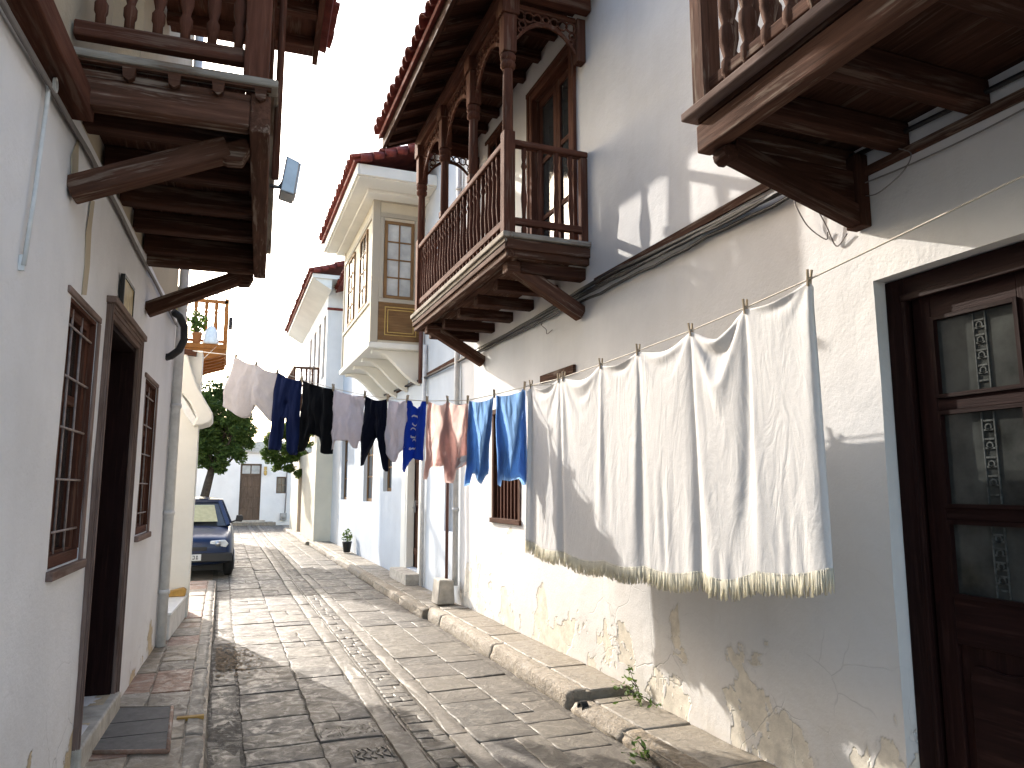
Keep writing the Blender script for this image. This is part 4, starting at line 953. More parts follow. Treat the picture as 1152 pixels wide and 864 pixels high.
# house sign
LW = lambda w, u, z: (-.885+.9990*w+.04495*u, -.04495*w+.9990*u, z)
def lbox(mb, a, b):
    vs = [LW(x, y, z) for z in (a[2], b[2]) for y in (a[1], b[1]) for x in (a[0], b[0])]
    mb.add(vs, [(0,2,3,1),(4,5,7,6),(0,1,5,4),(2,6,7,3),(0,4,6,2),(1,3,7,5)])
t = thing('house_sign', 'small brass coloured plaque with a dark rim above the maroon doorway', 'sign', LW(.03, 5.18, 2.81))
mb = MB(); lbox(mb, (.012, 5.02, 2.72), (.03, 5.36, 2.90)); mb.build('plate', 'brass', t, .003)
mb = MB()
for a, b in (((.01,5.0,2.70),(.034,5.02,2.92)), ((.01,5.36,2.70),(.034,5.38,2.92)), ((.01,5.02,2.70),(.034,5.36,2.72)), ((.01,5.02,2.90),(.034,5.36,2.92))): lbox(mb, a, b)
mb.build('rim', 'car_trim', t)
# floodlight on the balcony corner
t = thing('floodlight', 'small grey floodlight fixed to the outer side of the left wooden balcony', 'floodlight', LW(.93, 4.45, 3.42))
mb = MB(); c = V(LW(.96, 4.45, 3.43)); mb.prism([(-.05,-.10),(.035,-.12),(.06,.09),(-.02,.12)], c-V((0,.08,0)), (1,0,0), (0,0,1), (0,.16,0)); mb.build('lamp_body', 'metal', t, .008)
mb = MB(); mb.prism([(0,-.1),(.008,-.1),(.03,.085),(.022,.085)], c+V((.037,-.07,0)), (1,0,0), (0,0,1), (0,.14,0)); mb.build('lamp_glass', 'lamp_glass', t)
mb = MB(); mb.tube([LW(.855,4.45,3.38), LW(.91,4.45,3.38), LW(.93,4.45,3.41)], .012, 6); mb.build('arm', 'metal', t)
# cables and pipes on the left wall
mb = MB(); P = [LW(.02, u, z) for u, z in ((-1,3.13),(2.7,3.165),(3.3,3.19),(3.6,3.2))]+[LW(.02, u, 3.22+.02*nz(u*2,3)) for u in (3.9,4.3,4.8,5.3,5.8,6.3,6.9,7.4,7.9)]
mb.tube(P, .013, 6); mb.tube([V(p)+V((.012,0,-.022)) for p in P], .007, 5)
solo(mb, 'wall_cable', 'grey_cable', 'grey cable running along the left white wall under the balcony', 'cable', LW(.02, 5, 3.2))
mb = MB(); mb.tube([LW(.02,3.2,3.18), LW(.02,3.205,3.1), LW(.02,3.16,2.7), LW(.018,3.12,2.42)], .009, 6); mb.ring(LW(.03,3.235,3.2), .03, .008, (0,1,0), (0,0,1), (.01,0,0)); mb.box(V(LW(.0,3.12,2.40)), V(LW(.02,3.135,2.46)))
solo(mb, 'wall_cable', 'white_cable', 'short white painted cable dropping down the near left wall', 'cable', LW(.02, 3.18, 2.9))
mb = MB(); mb.tube([LW(.05, 8.05, .11), LW(.05, 8.05, 7.2)], .045, 10)
for z in (.6, 1.35, 2.4, 3.6): mb.tube([LW(.05,8.05,z), LW(.05,8.05,z+.04)], .055, 10)
solo(mb, 'drain_pipe', 'white_pipe', 'white painted downpipe at the far corner of the left white house', 'pipe', LW(.05, 8.05, .11))
mb = MB(); mb.tube([LW(.05,7.35,3.22), LW(.10,7.40,3.19), LW(.145,7.42,3.10), LW(.15,7.43,2.98), LW(.11,7.44,2.88), LW(.04,7.45,2.82), LW(.0,7.46,2.81)], .035, 10)
solo(mb, 'drain_elbow', 'car_trim', 'black curved pipe elbow bending into the left wall under the far balcony bracket', 'pipe', LW(.05, 7.4, 3.0))
# things let into the left pavement
mb = MB(); mb.add([(-.655,5.02,.1),(-.215,4.87,.1),(-.245,5.80,.1),(-.64,5.92,.1),(-.655,5.02,.126),(-.215,4.87,.126),(-.245,5.80,.126),(-.64,5.92,.126)], [(0,1,2,3),(4,7,6,5),(0,4,5,1),(1,5,6,2),(2,6,7,3),(3,7,4,0)]);
t = thing('cellar_cover', 'dark grey slate cover let into the left pavement in front of the doorway', 'cover', (-.43, 5.4, .1))
mb.build('slate_plate', 'slab', t, .004)
mb = MB()
for y in (5.22, 5.52): mb.box((-.64, y, .125), (-.24, y+.008, .1285), 0)
mb.build('groove_strip', 'car_trim', t)
mb = MB(); q = [(-.66,5.02),(-.215,4.87),(-.245,5.80),(-.645,5.92)]
for a, b in zip(q, q[1:]+q[:1]): mb.tube([(*a,.118), (*b,.118)], .014, 6)
mb.build('mortar_rim', 'pave', t)
mb = MB(); mb.box((-.20, 5.50, .10), (-.035, 5.545, .124)); solo(mb, 'edge_tile', 'ochre', 'narrow yellow tile strip across the left pavement kerb', 'tile', (-.12, 5.52, .1), bevel=.003)
# white bench like step and ochre stone by the next wall
t = thing('stone_step', 'low white step against the left wall beyond the downpipe', 'step', (-.42, 9.0, .11))
mb = MB(); mb.add([(-.6,8.35,.1),(-.42,8.35,.1),(-.33,9.66,.1),(-.6,9.66,.1),(-.6,8.35,.34),(-.42,8.35,.34),(-.33,9.66,.34),(-.6,9.66,.34)], [(0,1,2,3),(4,7,6,5),(0,4,5,1),(1,5,6,2),(2,6,7,3),(3,7,4,0)]); mb.build('riser', 'step', t, .015)
mb = MB(); mb.add([(-.6,8.35,.345),(-.41,8.35,.345),(-.32,9.66,.345),(-.6,9.66,.345),(-.6,8.35,.375),(-.41,8.35,.375),(-.32,9.66,.375),(-.6,9.66,.375)], [(0,1,2,3),(4,7,6,5),(0,4,5,1),(1,5,6,2),(2,6,7,3),(3,7,4,0)]); mb.build('tread', 'white_pot', t, .006)
mb = MB(); mb.prism([(-.56,0),(-.335,0),(-.325,.07),(-.36,.09),(-.55,.05)], (0, 9.50, .377), (1,0,0), (0,0,1), (0,.15,0)); solo(mb, 'ochre_stone', 'ochre', 'ochre yellow stone block lying at the far end of the low white step', 'stone', (-.44, 9.55, .376), bevel=.012)
# white garden pier with its sloping hood
t = thing('garden_pier', 'tall off white masonry pier with a sloping plaster hood, beyond the left house', 'wall', (-.6, 9.9, 0))
mb = wall_mesh(lambda u, z: (u, 9.68, z), (0,-1,0), -3.2, -.31, 0, 3.28, [], .16, .007, 8.)
mb2 = wall_mesh(lambda u, z: (-.31+.0, u, z), (1,0,0), 9.68, 10.15, 0, 3.28, [], .16, .004, 8.)
mb.add(mb2.v, mb2.f); sheet(mb, [(-3.2,10.15,0),(-.31,10.15,0),(-.31,10.15,3.28),(-3.2,10.15,3.28)]); sheet(mb, [(-3.2,9.68,3.28),(-.31,9.68,3.28),(-.31,10.15,3.28),(-3.2,10.15,3.28)])
mb.build('wall', 'wall_ivory', t, merge=False)
mb = MB(); o = (-.31, 9.56, 2.34)
mb.prism([(-.235,.87),(-.16,.86),(-.10,.66),(-.02,.46),(.10,.26),(.155,.17),(.16,.09),(.12,.05),(.04,.02),(-.06,.0),(-.02,.10),(-.10,.28),(-.20,.40),(-.25,.45)], o, (1,0,0), (0,0,1), (0,.66,0)); mb.build('hood', 'wall_ivory', t, .02)
mb = MB(); mb.prism([(-.25,.34),(-.17,.17),(-.06,.02),(.0,.03),(-.02,.10),(-.12,.26),(-.21,.40)], (-.31, 9.60, 2.34), (1,0,0), (0,0,1), (0,.1,0)); mb.build('hood_scroll', 'white_pot', t, .012)
mb = MB(); mb.beam((-.56,9.60,3.24), (-.37,9.60,3.225), .06, .07); solo(mb, 'timber_stub', 'wood', 'short timber stub on top of the off white pier that holds the clothes line', 'beam', (-.46, 9.6, 3.24), bevel=.004)
# ------------------------------------------------------------------ set back house with the orange balcony
HO = thing('orange_balcony_house', 'set back white house with an orange varnished balcony on its terrace edge', 'house', (-1.45, 20, 0))
mb = wall_mesh(lambda u, z: (-1.45, u, z), (1,0,0), 18.25, 25.5, 0, 4.79, [], .4, .006, 6.)
for q in ([(-1.45,18.25,0),(-7,18.25,0),(-7,18.25,4.79),(-1.45,18.25,4.79)], [(-1.45,25.5,0),(-7,25.5,0),(-7,25.5,4.79),(-1.45,25.5,4.79)], [(-1.45,18.25,4.79),(-7,18.25,4.79),(-7,25.5,4.79),(-1.45,25.5,4.79)]): sheet(mb, q)
mb.build('wall', 'wall_far', HO, merge=True)
mb = MB(); mb.box((-1.46, 18.0, 4.78), (-.06, 20.4, 4.90), 1); ob = mb.build('balcony', 'wood_orange', HO, .01)
mb = MB()
for i in range(6): y = 18.02+.45*i; mb.prism([(0,0),(1.36,0),(1.33,-.12),(.9,-.26),(.35,-.62),(0,-.72)], (-1.44, y, 4.78), (1,0,0), (0,0,1), (0,.1,0))
mb.prism([(0,0),(1.30,0),(1.27,-.10),(.86,-.22),(.33,-.56),(0,-.66)], (-1.44, 18.1, 4.778), (1,0,0), (0,0,1), (0,2.2,0)); mb.build('brackets', 'wood_orange', ob, .01)
mb = MB(); mb.box((-.16, 18.25, 5.92), (-.08, 20.4, 6.0), 1); mb.box((-1.45, 18.25, 5.922), (-.16, 18.33, 6.0), 0); mb.box((-.16, 18.25, 4.9), (-.07, 18.34, 6.04), 2); mb.box((-.16, 20.3, 4.9), (-.07, 20.4, 6.04), 2); mb.box((-.155, 18.3, 4.98), (-.09, 20.35, 5.04), 1); mb.box((-1.45, 18.26, 4.98), (-.16, 18.32, 5.04), 0); mb.build('handrail', 'wood_orange', ob, .006)
bal = baluster_mesh(.96, .05).build('baluster', 'wood_orange', ob, off=V((0,0,0)))
row(bal, ob, [V((-.34-.22*i, 18.29, 4.95))-V((-1.45, 20, 0)) for i in range(5)] + [V((-.12, 18.55+.26*i, 4.95))-V((-1.45, 20, 0)) for i in range(7)])
mb = MB()
for i in range(5): x = -.95+.2*i; mb.tube([(x, 18.3, 6.0), (x+.02, 18.3, 6.2), (x+.09, 18.3, 6.3), (x+.15, 18.3, 6.18)], .012, 5)
mb.build('iron_scrolls', 'car_trim', ob)
mb = MB(); mb.box((-.06, 18.9, 5.5), (.03, 19.2, 5.75)); mb.build('side_box', 'car_trim', ob)
t = thing('flower_pot', 'orange pot with a bright green plant on the near edge of the orange balcony', 'pot', (-.72, 18.12, 4.9))
mb = MB(); mb.lathe([(0,.07),(.03,.08),(.2,.11),(.25,.12)], (-.72,18.12,4.9), 12); mb.build('pot', 'pot', t)
mb = MB(); leaves(mb, (-.72,18.12,5.42), (.22,.16,.28), 170, .14, random.Random(4)); mb.build('foliage', 'leaf_light', t)
mb = MB(); 
for k in range(5): mb.tube([(-.72,18.12,5.12), (-.72+.1*(k-2), 18.12, 5.5)], .01, 5)
mb.build('stem', 'bark', t)
t = thing('flower_pot', 'white pot with a bright green plant at the wall end of the orange balcony', 'pot', (-1.18, 18.12, 4.9))
mb = MB(); mb.lathe([(0,.12),(.03,.14),(.26,.19),(.3,.2)], (-1.18,18.12,4.9), 12); mb.build('pot', 'white_pot', t)
mb = MB(); leaves(mb, (-1.18,18.12,5.5), (.18,.16,.26), 120, .14, random.Random(8)); mb.build('foliage', 'leaf_light', t)
mb = MB(); mb.tube([(-1.18,18.12,5.18), (-1.17,18.12,5.5)], .015, 5); mb.build('stem', 'bark', t)
mb = MB(); mb.lathe([(0,.16),(.05,.17),(.12,.16),(.3,.14),(.42,.06),(.46,.0)], (-.42,18.12,4.9), 12); solo(mb, 'white_jar', 'white_pot', 'white rounded jar on the outer corner of the orange balcony', 'jar', (-.42,18.12,4.9))

# this far group was measured at 18 m; it stands at 22 m, so enlarge and move every root accordingly
k = 1.214
for nm in ('orange_balcony_house', 'flower_pot', 'flower_pot.001', 'white_jar'):
    o = bpy.data.objects[nm]; o.location = (o.location.x*k, o.location.y*k, 1.6+(o.location.z-1.6)*k if nm != 'orange_balcony_house' else 1.6-1.6*k); o.scale = (k, k, k)
# ------------------------------------------------------------------ clothes line
LA0, LB0 = V((2.57, 6.17, 0)), V((-.45, 9.6, 0)); LD = (LB0-LA0).normalized(); LN = V((-LD.y, LD.x, 0))   # LN points to the near side
if LN.y > 0: LN = -LN
def HP(s, z, d=0.): p = LA0 + LD*s + LN*d; return V((p.x, p.y, z))
LINE = [(4.52,3.25),(3.79,3.131),(3.137,2.90),(2.739,2.775),(2.298,2.65),(1.882,2.555),(1.587,2.505),(1.123,2.455),(.656,2.435),(.357,2.475),(.0,2.535)]
def line_z(s):
    P = LINE[::-1]
    for a, b in zip(P, P[1:]):
        if a[0] <= s <= b[0]: return a[1]+(b[1]-a[1])*(s-a[0])/(b[0]-a[0])
    return P[-1][1] if s > P[-1][0] else P[0][1]
pins = [(2.68,2.590),(3.15,2.560),(3.65,2.535),(4.26,2.520),(4.79,2.510),(5.44,2.505),(5.53,2.505),(6.13,2.530)]
mb = MB()
pts = [V((2.94,-.2,2.83)), V((2.57,.6,2.76)), V((2.57,1.64,2.69))] + [V((2.57,y,z+.004)) for y, z in pins] + [V((2.57,6.17,2.535))] + [HP(s,z) for s, z in LINE[::-1][1:]]
mb.tube(pts, .0042, 6); mb.tube([V((2.57,6.17,2.535)), V((2.96,6.25,2.58))], .003, 5)
mb.tube([HP(4.52,3.25), V((-.5,15,4.0)), V((-.35,21.9,5.55))], .003, 5)
solo(mb, 'clothes_line', 'line', 'thin clothes line strung across the street from the near right wall to the pier', 'clothes line', (2.57, 6.17, 2.53))
PEGN = [0]
def peg(p, d, label):
    """spring clothes peg: two wooden jaws and a wire coil"""
    p = V(p); d = V(d).normalized(); up = V((0,0,1)); mb = MB()
    u = (up + d*.25*((PEGN[0]*7) % 5-2)*.25).normalized(); PEGN[0] += 1
    n = d.cross(up).normalized()
    for sgn in (-1, 1): mb.beam(p - u*.035 + n*(.006*sgn), p + u*.045 + n*(.013*sgn), .011, .009, d, .011, .007)
    mb.tube([p+u*.004-n*.014, p+u*.004+n*.014], .006, 6)
    solo(mb, 'clothes_peg', 'peg', label, 'clothes peg', p, 'clothes pegs on the line')
# ---- the big sheet, draped by a short cloth simulation from its pins
def simulate(mb_v, mb_f, pinned, frames=45, mass=.25, bend=.4, tens=18, damp=6, quality=7, selfc=False):
    me = bpy.data.meshes.new('cloth_tmp'); me.from_pydata(mb_v, [], mb_f); me.update()
    ob = bpy.data.objects.new('cloth_tmp', me); COL.objects.link(ob)
    vg = ob.vertex_groups.new(name='pin'); vg.add(list(pinned), 1.0, 'REPLACE')
    md = ob.modifiers.new('cloth', 'CLOTH'); st = md.settings
    st.quality = quality; st.mass = mass; st.tension_stiffness = tens; st.compression_stiffness = tens; st.shear_stiffness = 6
    st.bending_stiffness = bend; st.tension_damping = damp; st.compression_damping = damp; st.shear_damping = damp; st.bending_damping = .6
    st.air_damping = 1.2; st.vertex_group_mass = 'pin'; md.collision_settings.use_collision = False; md.collision_settings.use_self_collision = selfc
    md.point_cache.frame_start = 1; md.point_cache.frame_end = frames
    SC.frame_start = 1; SC.frame_end = frames
    for f in range(1, frames+1):
        SC.frame_set(f)
    dg = bpy.context.evaluated_depsgraph_get(); ev = ob.evaluated_get(dg); out = [v.co.copy() for v in ev.data.vertices]
    bpy.data.objects.remove(ob); bpy.data.meshes.remove(me); SC.frame_set(1)
    return out
def sheet_cloth():
    y0, y1, H = 2.664, 6.17, 1.345; NU, NV = 170, 66
    py = [p[0] for p in pins]; pz = [p[1] for p in pins]
    slack = [.02, .17, .03, .028, .03, .006, .03, .0]
    # rest length along the top: chord plus slack; the start shape bows alternately to each side
    vs = []; us = []
    for i in range(NU+1):
        us.append(y0+(y1-y0)*i/NU)
    for p in py:    # snap one column to every pin
        k = min(range(NU+1), key=lambda q: abs(us[q]-p)); us[k] = p
    cols = []
    for y in us:
        yy = min(max(y, py[0]), py[-1])
        for k in range(len(py)-1):
            if py[k] <= yy <= py[k+1]: break
        t = (yy-py[k])/(py[k+1]-py[k]); L = py[k+1]-py[k]; amp = L*math.sqrt(slack[k]*.5)*.62
        sgn = (1, -1, 1, -1, 1, 1, -1)[k]
        x = 2.57 + sgn*amp*math.sin(math.pi*t) ; z = pz[k]+(pz[k+1]-pz[k])*t - (.03+slack[k]*.25)*math.sin(math.pi*t)*L*1.2
        if y < py[0]: x += (py[0]-y)*1.1
        if y > py[-1]: x -= (y-py[-1])*.4
        cols.append((x, y, z))
    for j in range(NV+1):
        v = j/NV
        for (x, y, z) in cols:
            xx = 2.57 + (x-2.57)*(1-.45*min(1, v*1.15)) + .06*nz(y*1.1, v*1.3, 3)*v + .012*nz(y*5, v*2, 3)*v
            drop = H + .05*math.sin((y-y0)/(y1-y0)*math.pi) + .03*(y-y0)/(y1-y0)
            vs.append((xx, y, z-drop*v))
    fs = [(j*(NU+1)+i, j*(NU+1)+i+1, (j+1)*(NU+1)+i+1, (j+1)*(NU+1)+i) for j in range(NV) for i in range(NU)]
    pin = []
    for p in py:
        k = min(range(NU+1), key=lambda q: abs(us[q]-p)); pin += [k]
    out = simulate(vs, fs, pin, 64, bend=.2)
    return out, fs, NU, NV
sv, sf, NU, NV = sheet_cloth()
base = V((2.57, 4.4, 2.52))
mb = MB(); mb.add(sv, sf, None, .5, True)
root = thing('hanging_bedsheet', 'huge white bedsheet with a cream fringe hanging in folds before the right wall', 'sheet', base)
so = mb.build('cloth', 'c_sheet', root)
sd = so.modifiers.new('smooth', 'SUBSURF'); sd.levels = 1; sd.render_levels = 1
sl = so.modifiers.new('thickness', 'SOLIDIFY'); sl.thickness = .003
mb = MB(); rr = random.Random(12)
bot = [sv[NV*(NU+1)+i] for i in range(NU+1)]
for i in range(NU):
    for k in range(4):
        p = bot[i].lerp(bot[i+1], (k+rr.random())/4); L = rr.uniform(.080, .108); a = rr.gauss(0, .007); b = rr.gauss(0, .007)
        mb.tube([p+V((0,0,.012)), p+V((a*.4, b*.4, -L*.5)), p+V((a, b, -L))], [.0045, .005, .0028], 4, True)
mb.build('fringe', 'c_fringe', root)
for k, (y, z) in enumerate(pins):
    peg((2.57, y, z+.006), (0,1,0), ['wooden clothes peg at the near right corner of the big white sheet','second wooden peg from the right along the big white sheet','third wooden peg from the right along the big white sheet','fourth wooden peg from the right along the big white sheet','fifth wooden peg from the right along the big white sheet','right one of the two pegs side by side on the white sheet','left one of the two pegs side by side on the white sheet','wooden peg at the far left corner of the big white sheet'][k])
# ---- garments: outlines in line coordinates (s grows to the left in the picture)
def interp(P, t):
    for a, b in zip(P, P[1:]):
        if a[0] <= t <= b[0]:
            f = (t-a[0])/max(1e-6, b[0]-a[0]); return a[1]+(b[1]-a[1])*f
    return P[-1][1] if t > P[-1][0] else P[0][1]
def garment_mesh(sL, sR, sL2, sR2, bot, sag=.025, th=.025, fold=.02, nf=2.2, seed=0, pinsu=(0, 1), vee=.0, split=None, nu=44, nv=34, top=None, inner=None, vf=None):
    """closed two layer cloth. u runs from the left side to the right; bot(u) is the hem height; notch in bot = crotch between legs"""
    mb = MB()
    def base(u, v):
        a = sL+(sL2-sL)*v**.8; b = sR+(sR2-sR)*v**.8; s = a+(b-a)*u
        s0 = sL+(sR-sL)*u; k = 0.
        for p, q in zip(pinsu, pinsu[1:]):
            if p <= u <= q: k = math.sin(math.pi*(u-p)/(q-p))**.8
        zt = line_z(s0) - .006 - sag*k - (interp(top, u) if top else 0)
        return s, zt + (interp(bot, u)-zt)*v, k
    def disp(u, v):  # vertical folds, a slack V below the pins, small creases
        k = 0.; e = 1.
        for p, q in zip(pinsu, pinsu[1:]):
            if p <= u <= q: w = (u-p)/(q-p); k = max(0., (1-abs(2*w-1)) - .95*v); 
        f = fold*(.25+.75*v)*(math.sin(6.283*(nf*u+.12*math.sin(3*v+seed))+seed) + .6*math.sin(6.283*(nf*1.9*u-.1*v)+seed*2.3))
        f += .035*nz(u*3+seed, v*2.2, seed) + .012*nz(u*9, v*5, seed+4) + .005*nz(u*20, v*12, seed)
        return f - vee*min(k*1.6, .55)
    def thick(u, v):
        if split and v > 0:
            w = u/split if u < split else (u-split)/(1-split)
            w = u*(1-min(1, v*1.6)) + w*min(1, v*1.6) if v*1.6 < 1 else w
        else: w = u
        w = min(1, max(0, w)); return th*math.sqrt(max(0, 1-(2*w-1)**2))*(.25+.75*min(1, v*2.5))
    fr = []; bk = []
    for j in range(nv+1):
        for i in range(nu+1):
            u, v = i/nu, j/nv; s, z, k = base(u, v); d = disp(u, v); t = thick(u, v)
            fr.append(HP(s, z, d+t+.002)); bk.append(HP(s, z, d-t-.002))
    if vf:      # one layer of cloth whose sides are folded over from each peg: the folds lie behind as extra layers
        mb.grid(lambda u, v: (lambda b: HP(b[0], b[1], disp(u, v)))(base(u, v)), nu, nv, True, .5)
        for (a, b, k) in vf:        # fold from edge a towards b, k = share covered at the hem
            for layer in (1, 2):
                def P(w, v, a=a, b=b, k=k, layer=layer):
                    u = a + (b-a)*(.07 + (k/layer-.07)*v**.9)*w; c = base(u, v*(.97 if layer == 1 else .93)); return HP(c[0], c[1], disp(u, v) - .006*layer - .01*math.sin(math.pi*w)*v)
                mb.grid(P, 8, nv, True, .5)
        return mb, lambda u, v, off: (lambda s, z: HP(s, z, disp(u, v)+off))(*base(u, v)[:2])
    n = len(fr); q = lambda i, j: j*(nu+1)+i
    fs = []
    for j in range(nv):
        for i in range(nu):
            fs.append((q(i,j), q(i+1,j), q(i+1,j+1), q(i,j+1))); fs.append((n+q(i,j), n+q(i,j+1), n+q(i+1,j+1), n+q(i+1,j)))
    for j in range(nv):
        for i in (0, nu): fs.append((q(i,j), q(i,j+1), n+q(i,j+1), n+q(i,j)))
    for i in range(nu):
        for j in (0, nv): fs.append((q(i,j), n+q(i,j), n+q(i+1,j), q(i+1,j)))
    mb.add(fr+bk, fs, None, .5, True); return mb, lambda u, v, off: (lambda s, z: HP(s, z, disp(u, v)+thick(u, v)+off))(*base(u, v)[:2])
def hang(name, mat, label, cat, mb, s0, pegs, peglabels, group='clothes on the line'):
    o = solo(mb, name, mat, label, cat, HP(s0, line_z(s0)), group)
    for s, l in zip(pegs, peglabels): peg(HP(s, line_z(s)+.004), LD, l)
    return o
mb, _ = garment_mesh(3.79, 3.125, 3.94, 3.10, [(0,2.55),(.08,2.52),(.36,2.40),(.44,2.41),(.58,2.54),(.66,2.53),(.9,2.34),(1,2.33)], .03, .03, .022, 1.6, 1., (0,.5,1), .0, .5)
hang('hanging_shorts', 'c_lilac', 'pale greyish shorts pegged at the left end of the clothes line', 'shorts', mb, 3.45, (3.78,3.45), ('peg at the left end of the line, on the pale shorts','peg at the waist middle of the pale shorts'))
mb, _ = garment_mesh(3.12, 2.755, 3.20, 2.755, [(0,2.03),(.30,2.02),(.36,2.20),(.44,2.38),(.60,2.36),(.68,2.02),(.78,1.96),(1,1.98)], .03, .035, .016, 2., 2., (0,1), .0, .48)
hang('hanging_trousers', 'c_navy', 'navy blue trousers hanging between the pale shorts and the black trousers', 'trousers', mb, 2.94, (3.12,2.755), ('peg shared by the pale shorts and the navy trousers','peg shared by the navy and the black trousers'))
mb, _ = garment_mesh(2.735, 2.315, 2.76, 2.29, [(0,1.99),(.10,2.00),(.22,2.13),(.34,2.19),(.62,2.14),(.74,1.98),(.84,1.96),(1,1.965)], .015, .03, .014, 2.2, 3., (0,1), .0, .45)
hang('hanging_trousers', 'c_black', 'black trousers hanging right of the navy trousers on the line', 'trousers', mb, 2.53, (2.31,), ('peg shared by the black trousers and the whitish shirt',))
mb, _ = garment_mesh(2.295, 1.895, 2.35, 1.895, [(0,2.03),(.12,2.00),(.2,2.10),(.45,2.10),(.62,2.10),(.72,2.02),(.80,2.01),(.86,2.09),(1,2.07)], .022, .02, .014, 2.4, 4., (0,1))
hang('hanging_shirt', 'c_grey', 'thin whitish shirt with a ragged hem between the black trousers and the dark leggings', 'shirt', mb, 2.1, (1.888,), ('peg shared by the whitish shirt and the dark leggings',))
mb, _ = garment_mesh(1.88, 1.605, 1.93, 1.57, [(0,1.83),(.12,1.85),(.28,2.0),(.44,2.10),(.56,2.12),(.70,2.06),(.80,1.93),(.86,1.80),(.93,1.77),(1,1.79)], .03, .03, .012, 1.8, 5., (0,1), .0, .5)
hang('hanging_leggings', 'c_ink', 'short dark leggings with pointed legs in the middle of the line', 'leggings', mb, 1.74, (1.595,), ('peg shared by the dark leggings and the white undershirt',))
mb, _ = garment_mesh(1.585, 1.352, 1.605, 1.355, [(0,1.98),(.2,1.90),(.4,1.86),(.7,1.95),(1,2.02)], .02, .014, .014, 1.7, 6., (0,1))
hang('hanging_undershirt', 'c_grey', 'plain whitish undershirt left of the royal blue top with moon prints', 'undershirt', mb, 1.47, (1.355,), ('peg shared by the white undershirt and the royal blue top',))
mb, at = garment_mesh(1.35, 1.125, 1.395, 1.15, [(0,1.79),(.14,1.76),(.30,1.86),(.42,1.90),(.7,1.885),(1,1.87)], .0, .014, .012, 1.4, 7., (0,1), .0, None, 44, 34, [(0,0),(.15,.0),(.3,.05),(.5,.075),(.7,.05),(.85,0),(1,0)])
o = hang('hanging_tank_top', 'c_royal', 'royal blue tank top with a column of pale crescent prints down its middle', 'tank top', mb, 1.24, (1.118,), ('peg shared by the royal blue top and the pink trousers',))
mb = MB()   # printed crescents, a column down the front
for k, v in enumerate((.20, .32, .44, .55, .66, .77)):
    R_ = .034 if k in (0, 3, 5) else .027; cu, cv = .47+.03*math.sin(k*2), v; pl = []
    for i in range(9): an = math.pi*(1.08*i/8-.04)+ (0.25 if k % 2 else math.pi+.1)*1.; pl.append((cu+math.cos(an)*R_/.23, cv+math.sin(an)*R_/.6))
    for i in range(8, -1, -1): an = math.pi*(1.08*i/8-.04)+ (0.25 if k % 2 else math.pi+.1)*1.; pl.append((cu+math.cos(an)*R_*.72/.23, cv+math.sin(an)*R_*.42/.6))
    vs = [at(a, b, .004) for a, b in pl]; n = len(pl)//2
    mb.add(vs, [(i, i+1, 2*n-2-i, 2*n-1-i) for i in range(n-1)])
b = mb.build('moon_print', 'c_print', None, off=o.location); b.parent = o
mb, at = garment_mesh(1.10, .66, 1.14, .655, [(0,1.69),(.14,1.69),(.17,1.80),(.46,1.82),(.50,1.66),(.72,1.65),(.76,1.77),(1,1.84)], .035, .035, .02, 1.6, 8., (0,.5,1), .05, .48, vf=((0,.48,.45),(.48,0,.5),(.48,1,.75),(1,.48,.4)))
o = hang('hanging_trousers', 'c_pink', 'dusty pink trousers hanging between the royal blue top and the blue towels', 'trousers', mb, .88, (.88,.655), ('peg at the waist middle of the pink trousers','peg shared by the pink trousers and the left blue towel'))
mb = MB()
vs = []; 
for (a, b) in ((.74,.86),(.80,.82),(.9,.83),(.98,.86),(.97,.94),(.88,.99),(.78,.98)): vs.append(at(a, b, .005))
c = sum(vs, V((0,0,0)))/len(vs); vs.append(c); n = len(vs)-1
mb.add(vs, [(i, (i+1) % n, n) for i in range(n)]); b = mb.build('pale_patch', 'c_print', None, off=o.location); b.parent = o
mb, _ = garment_mesh(.635, .375, .668, .42, [(0,1.62),(.16,1.64),(.22,1.74),(.34,1.74),(.5,1.67),(.72,1.64),(.85,1.70),(1,1.74)], .03, .02, .016, 1.1, 9., (0,1), .06, vf=((0,1,.55),(1,0,.5)))
hang('hanging_towel', 'c_blue', 'left one of the two mid blue towels, next to the pink trousers', 'towel', mb, .5, (.366,), ('peg shared by the two blue towels',))
mb, _ = garment_mesh(.357, .055, .335, .05, [(0,1.64),(.14,1.62),(.2,1.68),(.5,1.67),(.78,1.69),(.86,1.63),(1,1.64)], .03, .02, .016, 1.1, 10.5, (0,1), .06, vf=((0,1,.55),(1,0,.5)))
hang('hanging_towel', 'c_blue', 'right one of the two mid blue towels, next to the white sheet', 'towel', mb, .2, (.05,), ('peg at the right corner of the right blue towel',))

